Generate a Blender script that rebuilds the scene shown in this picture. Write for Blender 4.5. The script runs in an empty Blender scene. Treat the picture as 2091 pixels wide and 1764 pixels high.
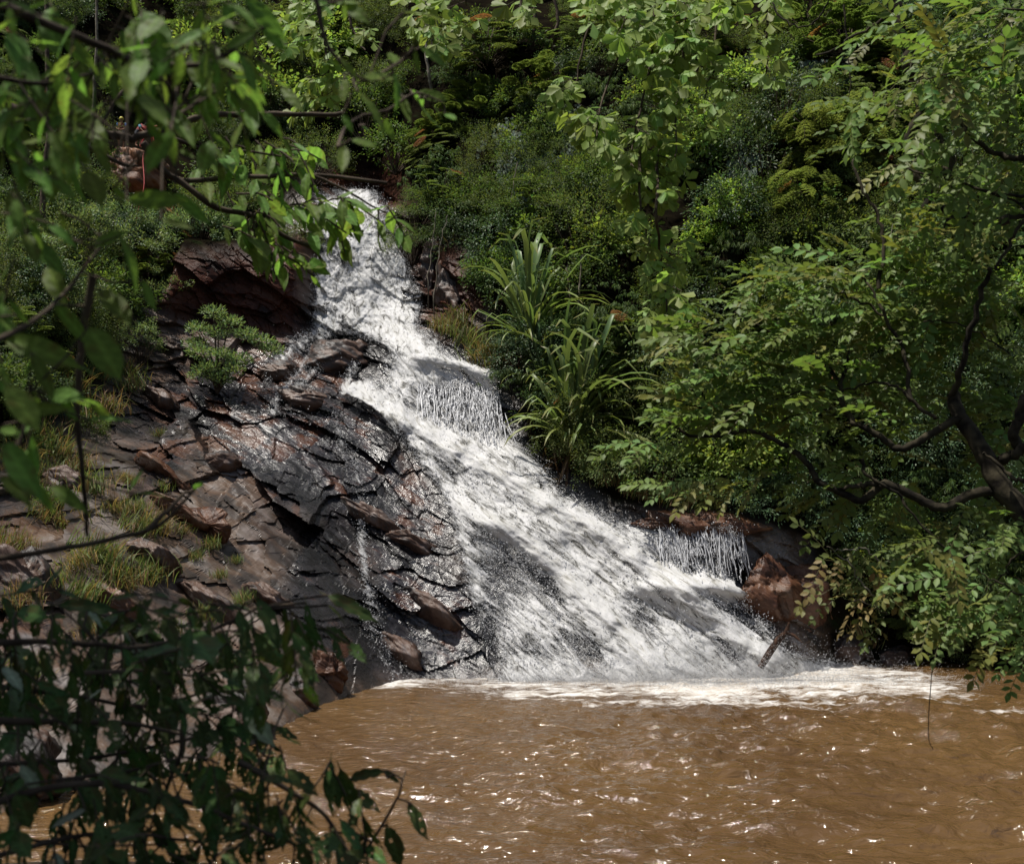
import bpy, math, random
import numpy as np
from mathutils import Vector, Matrix, Euler

# ------------------------------------------------------------------ camera, light, exposure
SC = bpy.context.scene
COL = SC.collection
RNG = np.random.default_rng(11)
random.seed(11)

CAM_Z = 6.0
PITCH = math.atan(80 / 1024)
cam_data = bpy.data.cameras.new("camera")
cam_data.sensor_width = 36.0
cam_data.lens = 36.0
cam_data.clip_end = 400
cam_data.dof.use_dof = True
cam_data.dof.focus_distance = 42.0
cam_data.dof.aperture_fstop = 3.3
cam = bpy.data.objects.new("camera", cam_data)
cam.location = (0, 0, CAM_Z)
cam.rotation_euler = (math.pi / 2 + PITCH, 0, 0)
COL.objects.link(cam)
SC.camera = cam

SUN_DIR = Vector((-0.30, -0.10, 0.94)).normalized()     # towards the sun: high, from the upper left
sun_el = math.asin(SUN_DIR.z)
sun_az = math.atan2(SUN_DIR.x, SUN_DIR.y)
world = bpy.data.worlds.new("World")
SC.world = world
world.use_nodes = True
wn = world.node_tree
wn.nodes.clear()
w_out = wn.nodes.new("ShaderNodeOutputWorld")
w_bg = wn.nodes.new("ShaderNodeBackground")
w_sky = wn.nodes.new("ShaderNodeTexSky")
w_sky.sky_type = 'NISHITA'
w_sky.sun_disc = False
w_sky.sun_elevation = sun_el
w_sky.sun_rotation = sun_az % (2 * math.pi)
w_sky.air_density = 1.0
w_sky.dust_density = 2.5
w_bg.inputs["Strength"].default_value = 0.065
wn.links.new(w_sky.outputs[0], w_bg.inputs[0])
wn.links.new(w_bg.outputs[0], w_out.inputs[0])

sun_data = bpy.data.lights.new("sun", 'SUN')
sun_data.energy = 4.6
sun_data.angle = math.radians(0.55)
sun_data.color = (1.0, 0.95, 0.87)
sun = bpy.data.objects.new("sun", sun_data)
sun.rotation_euler = SUN_DIR.to_track_quat('Z', 'Y').to_euler()
sun.location = (0, 0, 60)
COL.objects.link(sun)

SC.view_settings.view_transform = 'Standard'
SC.view_settings.look = 'None'
SC.view_settings.gamma = 1.0
SC.view_settings.use_curve_mapping = False
SC.view_settings.exposure = 0.36
SC.render.engine = 'CYCLES'
SC.cycles.max_bounces = 7
SC.cycles.diffuse_bounces = 3
SC.cycles.glossy_bounces = 2
SC.cycles.transmission_bounces = 3
SC.cycles.transparent_max_bounces = 10
SC.cycles.caustics_reflective = False
SC.cycles.caustics_refractive = False
SC.cycles.sample_clamp_indirect = 4.0

# ------------------------------------------------------------------ helpers
VS = 1024 / 2091.0          # the photograph was measured on a 2091 px wide view
CT, ST = math.cos(PITCH), math.sin(PITCH)


def P(vx, vy, d):
    """world point at forward distance d along the sight line of a measured photo position"""
    a = (vx * VS - 512) / 1024
    b = (431.5 - vy * VS) / 1024
    s = d / (CT - b * ST)
    return np.array([a * s, d, CAM_Z + (ST + b * CT) * s])


def WATER(vx, vy):
    """world point where that sight line meets the pool level"""
    b = (431.5 - vy * VS) / 1024
    return P(vx, vy, -CAM_Z / ((ST + b * CT) / (CT - b * ST)))


def to_view(p):
    """measured photo position of world points (n,3)"""
    x, y, z = p[..., 0], p[..., 1], p[..., 2] - CAM_Z
    f = y * CT + z * ST
    u = -y * ST + z * CT
    return np.stack([(x / f * 1024 + 512) / VS, (431.5 - u / f * 1024) / VS], -1)


_T = np.random.default_rng(3).random((12, 256, 256))


def vnoise(x, y, s=0):
    xi = np.floor(x).astype(np.int64)
    yi = np.floor(y).astype(np.int64)
    fx, fy = x - xi, y - yi
    fx = fx * fx * fx * (fx * (fx * 6 - 15) + 10)
    fy = fy * fy * fy * (fy * (fy * 6 - 15) + 10)
    t = _T[s % 12]
    a, b = xi & 255, yi & 255
    a1, b1 = (xi + 1) & 255, (yi + 1) & 255
    return ((t[a, b] * (1 - fx) + t[a1, b] * fx) * (1 - fy) + (t[a, b1] * (1 - fx) + t[a1, b1] * fx) * fy) * 2 - 1


def fbm(x, y, s=0, octv=4, gain=0.5):
    o, a, n = 0, 1, 0
    for k in range(octv):
        o = o + a * vnoise(x * 1.0 + 17.3 * k, y + 9.1 * k, s + k)
        n += a
        a *= gain
        x, y = 1.62 * x + 1.17 * y, -1.17 * x + 1.62 * y
    return o / n


def voro(u, v, s=0):
    """nearest jittered cell: (offset u, offset v, three random numbers of the cell)"""
    iu, iv = np.floor(u).astype(np.int64), np.floor(v).astype(np.int64)
    best = np.full(u.shape, 1e9)
    ou, ov = np.zeros_like(u), np.zeros_like(u)
    ra, rb, rc = np.zeros_like(u), np.zeros_like(u), np.zeros_like(u)
    A, B, C, D, E = (_T[(s + k) % 12] for k in range(5))
    for di in (-1, 0, 1):
        for dj in (-1, 0, 1):
            cu, cv = iu + di, iv + dj
            a, b = cu & 255, cv & 255
            du, dv = u - cu - A[a, b], v - cv - B[a, b]
            d = du * du + dv * dv
            m = d < best
            best = np.where(m, d, best)
            ou, ov = np.where(m, du, ou), np.where(m, dv, ov)
            ra, rb, rc = np.where(m, C[a, b], ra), np.where(m, D[a, b], rb), np.where(m, E[a, b], rc)
    return ou, ov, ra, rb, rc


def smooth(a, b, x):
    t = np.clip((x - a) / (b - a), 0, 1)
    return t * t * (3 - 2 * t)


def in_poly(pts, poly):
    x, y = pts[..., 0], pts[..., 1]
    inside = np.zeros(x.shape, bool)
    n = len(poly)
    for i in range(n):
        x1, y1 = poly[i]
        x2, y2 = poly[(i + 1) % n]
        c = ((y1 > y) != (y2 > y)) & (x < (x2 - x1) * (y - y1) / ((y2 - y1) or 1e-9) + x1)
        inside ^= c
    return inside


def poly_dist(pts, poly, closed=True):
    """distance to a polyline"""
    best = np.full(pts.shape[:-1], 1e9)
    n = len(poly)
    for i in range(n if closed else n - 1):
        a = np.array(poly[i], float)
        b = np.array(poly[(i + 1) % n], float)
        ab = b - a
        t = np.clip(((pts - a) @ ab) / (ab @ ab + 1e-12), 0, 1)
        best = np.minimum(best, np.linalg.norm(pts - a - t[..., None] * ab, axis=-1))
    return best


def raw_mesh(name, V, F, tint=None, mat=None, flat=False, attrs=None):
    """mesh data from arrays; F is (m,3) or (m,4)"""
    V = np.asarray(V, np.float32)
    F = np.asarray(F, np.int32)
    me = bpy.data.meshes.new(name)
    k = F.shape[1]
    me.vertices.add(len(V))
    me.vertices.foreach_set("co", V.ravel())
    me.loops.add(F.size)
    me.loops.foreach_set("vertex_index", F.ravel())
    me.polygons.add(len(F))
    me.polygons.foreach_set("loop_start", np.arange(0, F.size, k, dtype=np.int32))
    me.polygons.foreach_set("loop_total", np.full(len(F), k, np.int32))
    me.polygons.foreach_set("use_smooth", np.full(len(F), not flat, bool))
    if tint is not None:
        t = np.ones((len(V), 4), np.float32)
        t[:, :3] = tint
        at = me.attributes.new("tint", 'FLOAT_COLOR', 'POINT')
        at.data.foreach_set("color", t.ravel())
    for an, av in (attrs or {}).items():
        if np.ndim(av) == 1:
            at = me.attributes.new(an, 'FLOAT', 'POINT')
            at.data.foreach_set("value", np.asarray(av, np.float32))
        else:
            at = me.attributes.new(an, 'FLOAT_VECTOR', 'POINT')
            at.data.foreach_set("vector", np.asarray(av, np.float32).ravel())
    me.update(calc_edges=True)
    if mat is not None:
        me.materials.append(mat)
    return me


def link(name, data, parent=None, loc=None, rot=None, scale=None):
    o = bpy.data.objects.new(name, data)
    COL.objects.link(o)
    if parent is not None:
        o.parent = parent
    if loc is not None:
        o.location = [float(q) for q in loc]
    if rot is not None:
        o.rotation_euler = [float(q) for q in rot]
    if scale is not None:
        o.scale = (scale,) * 3 if np.isscalar(scale) else scale
    return o


def tag(o, label, cat, group=None, kind=None):
    o["label"] = label
    if cat:
        o["category"] = cat
    if group:
        o["group"] = group
    if kind:
        o["kind"] = kind
    return o


class Geo:
    """collects shapes into one triangle mesh"""

    def __init__(self):
        self.v, self.f, self.t, self.n = [], [], [], 0

    def add(self, V, F, tint=(1, 1, 1)):
        V = np.asarray(V, float).reshape(-1, 3)
        F = np.asarray(F, int)
        if F.shape[1] == 4:
            F = np.concatenate([F[:, [0, 1, 2]], F[:, [0, 2, 3]]])
        self.v.append(V)
        self.f.append(F + self.n)
        t = np.empty((len(V), 3))
        t[:] = tint
        self.t.append(t)
        self.n += len(V)
        return self

    def tube(self, pts, rad, sides=6, tint=(1, 1, 1), cap=True):
        pts = np.asarray(pts, float)
        n = len(pts)
        rad = np.broadcast_to(np.asarray(rad, float), (n,))
        d = np.gradient(pts, axis=0)
        d /= np.linalg.norm(d, axis=1)[:, None] + 1e-9
        s = np.empty_like(d)
        r0 = np.array([0, 0, 1.0]) if abs(d[0, 2]) < 0.85 else np.array([1.0, 0, 0])
        for i in range(n):                                  # carry the frame along, so that bends do not pinch the tube
            q = (np.cross(d[0], r0) if i == 0 else s[i - 1])
            q = q - d[i] * (q @ d[i])
            s[i] = q / (np.linalg.norm(q) + 1e-9)
        u = np.cross(s, d)
        a = np.linspace(0, 2 * math.pi, sides, endpoint=False)
        ring = pts[:, None] + rad[:, None, None] * (np.cos(a)[None, :, None] * s[:, None] + np.sin(a)[None, :, None] * u[:, None])
        V = ring.reshape(-1, 3)
        F = []
        for i in range(n - 1):
            for j in range(sides):
                k = (j + 1) % sides
                F.append((i * sides + j, i * sides + k, (i + 1) * sides + k, (i + 1) * sides + j))
        self.add(V, F, tint)
        if cap:
            for i, flip in ((0, 1), (n - 1, 0)):
                c = np.concatenate([ring[i], pts[i:i + 1]])
                F = [((j + 1) % sides, j, sides) if not flip else (j, (j + 1) % sides, sides) for j in range(sides)]
                self.add(c, F, tint)
        return self

    def leaves(self, pos, axis, nrm, L, W, tint, tmpl):
        """many leaves at once from a template (verts along/across/up, tris)"""
        T, F = tmpl
        pos, axis, nrm = (np.asarray(q, float) for q in (pos, axis, nrm))
        n = len(pos)
        axis = axis / (np.linalg.norm(axis, axis=1)[:, None] + 1e-9)
        side = np.cross(nrm, axis)
        side /= np.linalg.norm(side, axis=1)[:, None] + 1e-9
        up = np.cross(axis, side)
        L = np.broadcast_to(np.asarray(L, float), (n,))
        W = np.broadcast_to(np.asarray(W, float), (n,))
        V = (pos[:, None] + (L[:, None] * T[None, :, 0])[..., None] * axis[:, None]
             + (W[:, None] * T[None, :, 1])[..., None] * side[:, None]
             + (L[:, None] * T[None, :, 2])[..., None] * up[:, None])
        m = len(T)
        FF = (F[None] + (np.arange(n) * m)[:, None, None]).reshape(-1, 3)
        tt = np.empty((n, 3))
        tt[:] = tint
        self.v.append(V.reshape(-1, 3))
        self.f.append(FF + self.n)
        self.t.append(np.repeat(tt, m, axis=0))
        self.n += n * m
        return self

    def mesh(self, name, mat, flat=False):
        return raw_mesh(name, np.concatenate(self.v), np.concatenate(self.f), np.concatenate(self.t), mat, flat)

    def build(self, name, mat, parent=None, loc=None, rot=None, flat=False):
        return link(name, self.mesh(name, mat, flat), parent, loc, rot)


# ------------------------------------------------------------------ materials
def new_mat(name):
    m = bpy.data.materials.new(name)
    m.use_nodes = True
    nt = m.node_tree
    nt.nodes.clear()
    out = nt.nodes.new("ShaderNodeOutputMaterial")

    def N(kind, **kw):
        n = nt.nodes.new(kind)
        for k, v in kw.items():
            if k.startswith("i_"):
                n.inputs[k[2:].replace("_", " ")].default_value = v
            else:
                setattr(n, k, v)
        return n

    def Lk(a, b):
        nt.links.new(a, b)
    return m, nt, out, N, Lk


def ramp(N, stops, interp='LINEAR'):
    r = N("ShaderNodeValToRGB")
    cr = r.color_ramp
    cr.interpolation = interp
    while len(cr.elements) < len(stops):
        cr.elements.new(0.5)
    for e, (p, c) in zip(cr.elements, stops):
        e.position = p
        e.color = (*c, 1) if len(c) == 3 else c
    return r


def leaf_material(name, rough=0.45, trans=0.35, spec=0.4, var=0.10):
    m, nt, out, N, Lk = new_mat(name)
    at = N("ShaderNodeAttribute", attribute_name="tint")
    oi = N("ShaderNodeObjectInfo")
    mr = N("ShaderNodeMapRange")
    mr.inputs[3].default_value = 1.14 - var * 1.6
    mr.inputs[4].default_value = 1.14 + var * 1.6
    Lk(oi.outputs["Random"], mr.inputs[0])
    mh = N("ShaderNodeMapRange")
    mh.inputs[3].default_value = 0.5 - var * 0.16
    mh.inputs[4].default_value = 0.5 + var * 0.16
    Lk(oi.outputs["Random"], mh.inputs[0])
    hs = N("ShaderNodeHueSaturation")
    Lk(at.outputs["Color"], hs.inputs["Color"])
    hs.inputs["Saturation"].default_value = 0.95
    Lk(mr.outputs[0], hs.inputs["Value"])
    Lk(mh.outputs[0], hs.inputs["Hue"])
    b = N("ShaderNodeBsdfPrincipled")
    b.inputs["Roughness"].default_value = rough
    b.inputs["Specular IOR Level"].default_value = spec
    Lk(hs.outputs[0], b.inputs["Base Color"])
    tr = N("ShaderNodeBsdfTranslucent")
    mx = N("ShaderNodeMix", data_type='RGBA', blend_type='MULTIPLY')
    mx.inputs[0].default_value = 1.0
    mx.inputs[7].default_value = (1.45, 1.5, 0.82, 1)
    Lk(hs.outputs[0], mx.inputs[6])
    Lk(mx.outputs[2], tr.inputs["Color"])
    ms = N("ShaderNodeMixShader")
    ms.inputs[0].default_value = trans
    Lk(b.outputs[0], ms.inputs[1])
    Lk(tr.outputs[0], ms.inputs[2])
    Lk(ms.outputs[0], out.inputs[0])
    return m


def bark_material(name, c1, c2, scale=6.0, rough=0.85):
    m, nt, out, N, Lk = new_mat(name)
    tc = N("ShaderNodeTexCoord")
    no = N("ShaderNodeTexNoise")
    no.inputs["Scale"].default_value = scale
    no.inputs["Detail"].default_value = 8
    Lk(tc.outputs["Object"], no.inputs["Vector"])
    r = ramp(N, [(0.35, c1), (0.65, c2)])
    Lk(no.outputs[0], r.inputs[0])
    b = N("ShaderNodeBsdfPrincipled")
    b.inputs["Roughness"].default_value = rough
    b.inputs["Specular IOR Level"].default_value = 0.2
    Lk(r.outputs[0], b.inputs["Base Color"])
    bp = N("ShaderNodeBump")
    bp.inputs["Strength"].default_value = 0.6
    bp.inputs["Distance"].default_value = 0.03
    Lk(no.outputs[0], bp.inputs["Height"])
    Lk(bp.outputs[0], b.inputs["Normal"])
    Lk(b.outputs[0], out.inputs[0])
    return m


def plain_material(name, col, rough=0.6, spec=0.3):
    m, nt, out, N, Lk = new_mat(name)
    tc = N("ShaderNodeTexCoord")
    no = N("ShaderNodeTexNoise")
    no.inputs["Scale"].default_value = 25
    Lk(tc.outputs["Object"], no.inputs["Vector"])
    r = ramp(N, [(0.3, tuple(c * 0.8 for c in col)), (0.7, tuple(min(1, c * 1.15) for c in col))])
    Lk(no.outputs[0], r.inputs[0])
    b = N("ShaderNodeBsdfPrincipled")
    b.inputs["Roughness"].default_value = rough
    b.inputs["Specular IOR Level"].default_value = spec
    Lk(r.outputs[0], b.inputs["Base Color"])
    Lk(b.outputs[0], out.inputs[0])
    return m
# ------------------------------------------------------------------ the rock slope and gorge wall, y = f(x, z)
_ctrl = []
for vx, vy in ((560, 1500), (500, 1550), (640, 1440), (720, 1412), (800, 1392), (1000, 1387), (1150, 1385), (1300, 1384), (1450, 1380),
               (1600, 1375), (1750, 1350), (1900, 1352), (2091, 1370), (250, 1610), (0, 1660)):
    _ctrl.append(WATER(vx, vy))
for vx, vy, d in ((1300, 1150, 40.2), (1000, 950, 44), (1100, 1060, 42), (800, 720, 49), (760, 690, 51.5), (740, 560, 53), (700, 430, 55),
                  (720, 380, 58.5), (700, 250, 61), (750, 150, 63), (750, 0, 66), (880, 820, 46.5),
                  (900, 1200, 39.5), (700, 1150, 39.2), (900, 1000, 43.2), (600, 1000, 41.5), (750, 850, 46.3), (560, 820, 46),
                  (640, 1390, 33.2), (500, 1150, 37), (300, 900, 42), (290, 750, 47), (450, 790, 47.2), (540, 740, 49), (500, 620, 52), (580, 560, 52.5),
                  (440, 560, 52), (250, 520, 51.5), (250, 330, 56), (300, 420, 54.5), (380, 400, 56.5), (100, 900, 38.5), (50, 1100, 31), (50, 1300, 26.5),
                  (100, 1500, 23.5), (300, 1400, 28.5), (300, 1150, 33.5), (100, 500, 49), (100, 200, 58), (200, 100, 62), (450, 200, 62), (560, 400, 57.5),
                  (900, 600, 51), (880, 700, 49), (950, 760, 47.2), (900, 450, 53), (1000, 400, 52.5), (1100, 350, 52), (1100, 230, 54), (1050, 100, 58), (1100, 20, 62),
                  (1300, 600, 46), (1300, 900, 42.8), (1280, 1020, 41.8), (1500, 1060, 40.2), (1600, 1100, 41), (1700, 1250, 41.2), (1600, 900, 43),
                  (1050, 900, 44.2), (1050, 700, 47), (1150, 900, 44), (1700, 600, 44.5), (1700, 300, 48), (1700, 100, 52.5), (2000, 1000, 40.5), (2000, 600, 42), (2000, 200, 46), (2000, 0, 49),
                  (1500, 300, 49), (1450, 60, 56), (1400, 1330, 38.2)):
    _ctrl.append(P(vx, vy, d))
_ctrl += [np.array(q, float) for q in (
    (-19, 14, 0), (-21, 19, 6), (-25, 26, 12), (-32, 38, 22), (-36, 50, 34), (-36, 62, 46), (-20, 73, 46), (0, 75, 46), (20, 68, 46), (42, 48, 46),
    (27, 35, 0), (34, 31, 4), (38, 33, 12), (40, 37, 26), (-22, 12, -2), (30, 34, -2), (-8, 25.5, -2), (0, 35, -2), (10, 37, -2), (18, 38.5, -2))]
_ctrl = np.array(_ctrl)
_n = len(_ctrl)


def _tps(r2):
    return 0.5 * r2 * np.log(r2 + 1e-9)


_cx, _cy, _cz = _ctrl.T
_K = _tps((_cx[:, None] - _cx) ** 2 + (_cz[:, None] - _cz) ** 2) + np.eye(_n) * 1.2
_Q = np.stack([np.ones(_n), _cx, _cz], 1)
_M = np.block([[_K, _Q], [_Q.T, np.zeros((3, 3))]])
_w = np.linalg.solve(_M, np.concatenate([_cy, np.zeros(3)]))


def base_y(x, z):
    x, z = np.asarray(x, float), np.asarray(z, float)
    o = _w[_n] + _w[_n + 1] * x + _w[_n + 2] * z
    for i in range(_n):
        o = o + _w[i] * _tps((x - _cx[i]) ** 2 + (z - _cz[i]) ** 2)
    return o


RED_A = [(380, 480), (560, 470), (660, 480), (650, 690), (560, 700), (420, 690), (300, 640)]
RED_B = [(640, 270), (840, 260), (880, 420), (1010, 430), (1010, 650), (880, 690), (850, 600), (800, 430), (650, 410)]
# rock-ness per place: bare bedrock left of and beside the fall, soil and roots under the plants elsewhere
ROCK_POLY = [(-50, 1750), (-50, 1000), (60, 900), (200, 800), (240, 720), (300, 560), (420, 540), (560, 520), (640, 300), (800, 300), (860, 480),
             (960, 540), (1000, 640), (900, 700), (1040, 760), (1060, 900), (1250, 1040), (1500, 1050), (1640, 1110), (1700, 1390), (1000, 1420), (700, 1460), (500, 1600), (200, 1750)]
WET_SHADE_POLY = [(240, 720), (470, 690), (520, 500), (600, 280), (860, 280), (900, 520), (1050, 760), (1250, 1030), (1530, 1060), (1650, 1390), (700, 1440), (640, 1440), (520, 1250), (560, 1120), (500, 1000), (380, 900), (330, 800)]  # wet rock; around the upper fall it also puts shade into the colour


def strata(x, z, wx=0.0):
    a = math.radians(-33)
    u = x * math.cos(a) + z * math.sin(a)
    v = -x * math.sin(a) + z * math.cos(a)
    wob = fbm(x * 0.25, z * 0.25, 2, 3)
    return u + 0.6 * wob, v + 0.7 * fbm(x * 0.2 + 5, z * 0.2, 5, 2)


def rock_detail(x, z):
    u, v = strata(x, z)
    o = 0
    for (su, sv, amp, tu, tv, sd) in ((3.0, 1.55, 0.85, 0.16, 0.26, 0), (1.25, 0.70, 0.40, 0.18, 0.26, 3), (0.50, 0.30, 0.12, 0.16, 0.22, 7)):
        wu = u + 0.10 * su * vnoise(u / su * 1.3, v / sv * 1.3, sd + 1)
        wv = v + 0.12 * sv * vnoise(u / su * 1.1 + 7, v / sv * 1.1, sd + 4)
        ou, ov, ra, rb, rc = voro(wu / su, wv / sv, sd)
        # every slab leans out towards its lower edge and is undercut below it
        o = o + amp * (ra - 0.5) + (rb - 0.5) * 2 * tu * ou * su + (tv * (0.4 + rc)) * ov * sv
    o = o * (0.40 + 1.0 * smooth(-0.35, 0.45, fbm(x * 0.16 + 3, z * 0.16, 10, 3)))
    o = o + 0.06 * fbm(x * 1.8, z * 1.8, 8, 4)
    # fine lamination along the bedding
    o = o + 0.035 * (np.abs(vnoise(u * 0.8, v * 7.0, 9)) - 0.5) + 0.02 * vnoise(u * 4, v * 9, 3)
    return o


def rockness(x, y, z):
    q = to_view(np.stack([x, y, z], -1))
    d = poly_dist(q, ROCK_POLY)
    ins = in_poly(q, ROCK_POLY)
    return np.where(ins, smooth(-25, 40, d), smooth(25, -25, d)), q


def block_tone(x, z):
    """each broken block has its own share of rust"""
    u, v = strata(x, z)
    _, _, r1, r2, _ = voro(u / 1.25 + 0.1, v / 0.70, 3)
    _, _, q1, _, _ = voro(u / 3.0, v / 1.55, 0)
    return np.clip(0.5 * r1 + 0.5 * q1 + 0.35 * fbm(x * 0.5, z * 0.5, 7, 3), 0, 1)


def smooth_y(x, z):
    """the wall without its rock relief: what water and plants follow"""
    return base_y(x, z)


def surf_y(x, z):
    y = base_y(x, z)
    r, _ = rockness(x, y, z)
    return y + r * (1.0 + 0.9 * smooth(-3, -12, x) * smooth(12, 4, z)) * rock_detail(x, z) + (1 - r) * (0.9 * fbm(x * 0.35, z * 0.35, 6, 4))


def hit(vx, vy, n=240):
    """where the sight line of a measured photo position meets the gorge wall"""
    d = np.linspace(20, 74, n)
    a = (vx * VS - 512) / 1024
    b = (431.5 - vy * VS) / 1024
    k = 1 / (CT - b * ST)
    x, z = a * k * d, CAM_Z + (ST + b * CT) * k * d
    g = d - base_y(x, z)
    i = int(np.argmax(g > 0)) if (g > 0).any() else n - 1
    if i > 0 and g[i] > 0:
        t = g[i - 1] / (g[i - 1] - g[i])
        dd = d[i - 1] + t * (d[i] - d[i - 1])
    else:
        dd = d[i]
    return P(vx, vy, dd)


def spaced(a, b, step):
    return list(np.linspace(a, b, max(2, int(round((b - a) / step)) + 1)))[:-1]


gx = np.array(spaced(-40, -17, 0.35) + spaced(-17, 9, 0.05) + spaced(9, 16, 0.1) + spaced(16, 45, 0.35))
gz = np.array(spaced(-3, -0.6, 0.3) + spaced(-0.6, 19, 0.05) + spaced(19, 27, 0.10) + spaced(27, 47, 0.35))
GX, GZ = np.meshgrid(gx, gz, indexing='ij')
GY = base_y(GX, GZ)
RK, GQ = rockness(GX, GY, GZ)
SLICK = [(330, 800), (480, 800), (560, 840), (760, 850), (860, 1000), (800, 1120), (650, 1060), (520, 980), (400, 900)]
SLK = np.where(in_poly(GQ, SLICK), smooth(0, 50, poly_dist(GQ, SLICK)), 0)
REDA = np.where(in_poly(GQ, RED_A), smooth(0, 40, poly_dist(GQ, RED_A)), 0)
RELIEF = (1.0 - 0.55 * SLK - 0.45 * REDA) + 0.9 * smooth(-3, -12, GX) * smooth(12, 4, GZ)
_UP = [(640, 690), (670, 410), (780, 410), (860, 660), (1000, 770), (1290, 1060), (1500, 1075), (1590, 1390), (985, 1390), (950, 1180), (900, 1000), (760, 810), (830, 730)]
WORN = np.where(in_poly(GQ, _UP), smooth(0, 50, poly_dist(GQ, _UP)), 0)
RELIEF = RELIEF * (1 - 0.55 * WORN)
GY = GY + 0.25 * WORN + RK * RELIEF * rock_detail(GX, GZ) + (1 - RK) * (0.9 * fbm(GX * 0.35, GZ * 0.35, 6, 4))
WET = np.where(in_poly(GQ, WET_SHADE_POLY), smooth(-30, 90, poly_dist(GQ, WET_SHADE_POLY)), smooth(30, -60, poly_dist(GQ, WET_SHADE_POLY)))
WET = np.clip(WET + SLK + 0.35 * fbm(GX * 0.5, GZ * 0.5, 4, 3), 0, 1)
RED = np.zeros_like(GX)
for _pl in (RED_A, RED_B):
    RED = np.maximum(RED, np.where(in_poly(GQ, _pl), smooth(-10, 30, poly_dist(GQ, _pl)), smooth(20, -20, poly_dist(GQ, _pl)) * 0.5))
WET = WET * (1 - 0.75 * RED)
GY = GY + 3.2 * np.exp(-((GQ[..., 0] - 735) / 70) ** 2) * smooth(470, 380, GQ[..., 1]) * smooth(160, 300, GQ[..., 1])
RED_C = [(872, 470), (1000, 480), (1010, 650), (890, 660)]
REDC = np.where(in_poly(GQ, RED_C), smooth(0, 40, poly_dist(GQ, RED_C)), 0)
GY = GY - 2.0 * REDA * smooth(14.4, 18.6, GZ) - 1.2 * REDC * smooth(15.0, 19.0, GZ)      # sheer walls either side of the upper fall
RUST = block_tone(GX, GZ)
UNDER = [(600, 690), (660, 400), (790, 400), (870, 660), (1040, 760), (1300, 1040), (1530, 1060), (1610, 1390), (960, 1390), (930, 1180), (880, 1000), (720, 790)]
UND = np.where(in_poly(GQ, UNDER), smooth(-20, 60, poly_dist(GQ, UNDER)), smooth(10, -20, poly_dist(GQ, UNDER)))   # rock scoured black and smooth by the fall
RUST = RUST * (1 - UND) - 0.25 * UND
RED = RED * (1 - UND)
WET = np.maximum(WET, UND)
WET = np.maximum(WET, np.clip(0.45 + 0.9 * fbm(GX * 0.35, GZ * 0.35, 2, 4), 0.1, 0.95) * (1 - RED))
nx, nz = GX.shape
idx = np.arange(nx * nz).reshape(nx, nz)
F = np.stack([idx[:-1, :-1], idx[1:, :-1], idx[1:, 1:], idx[:-1, 1:]], -1).reshape(-1, 4)
V = np.stack([GX, GY, GZ], -1).reshape(-1, 3)


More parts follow.
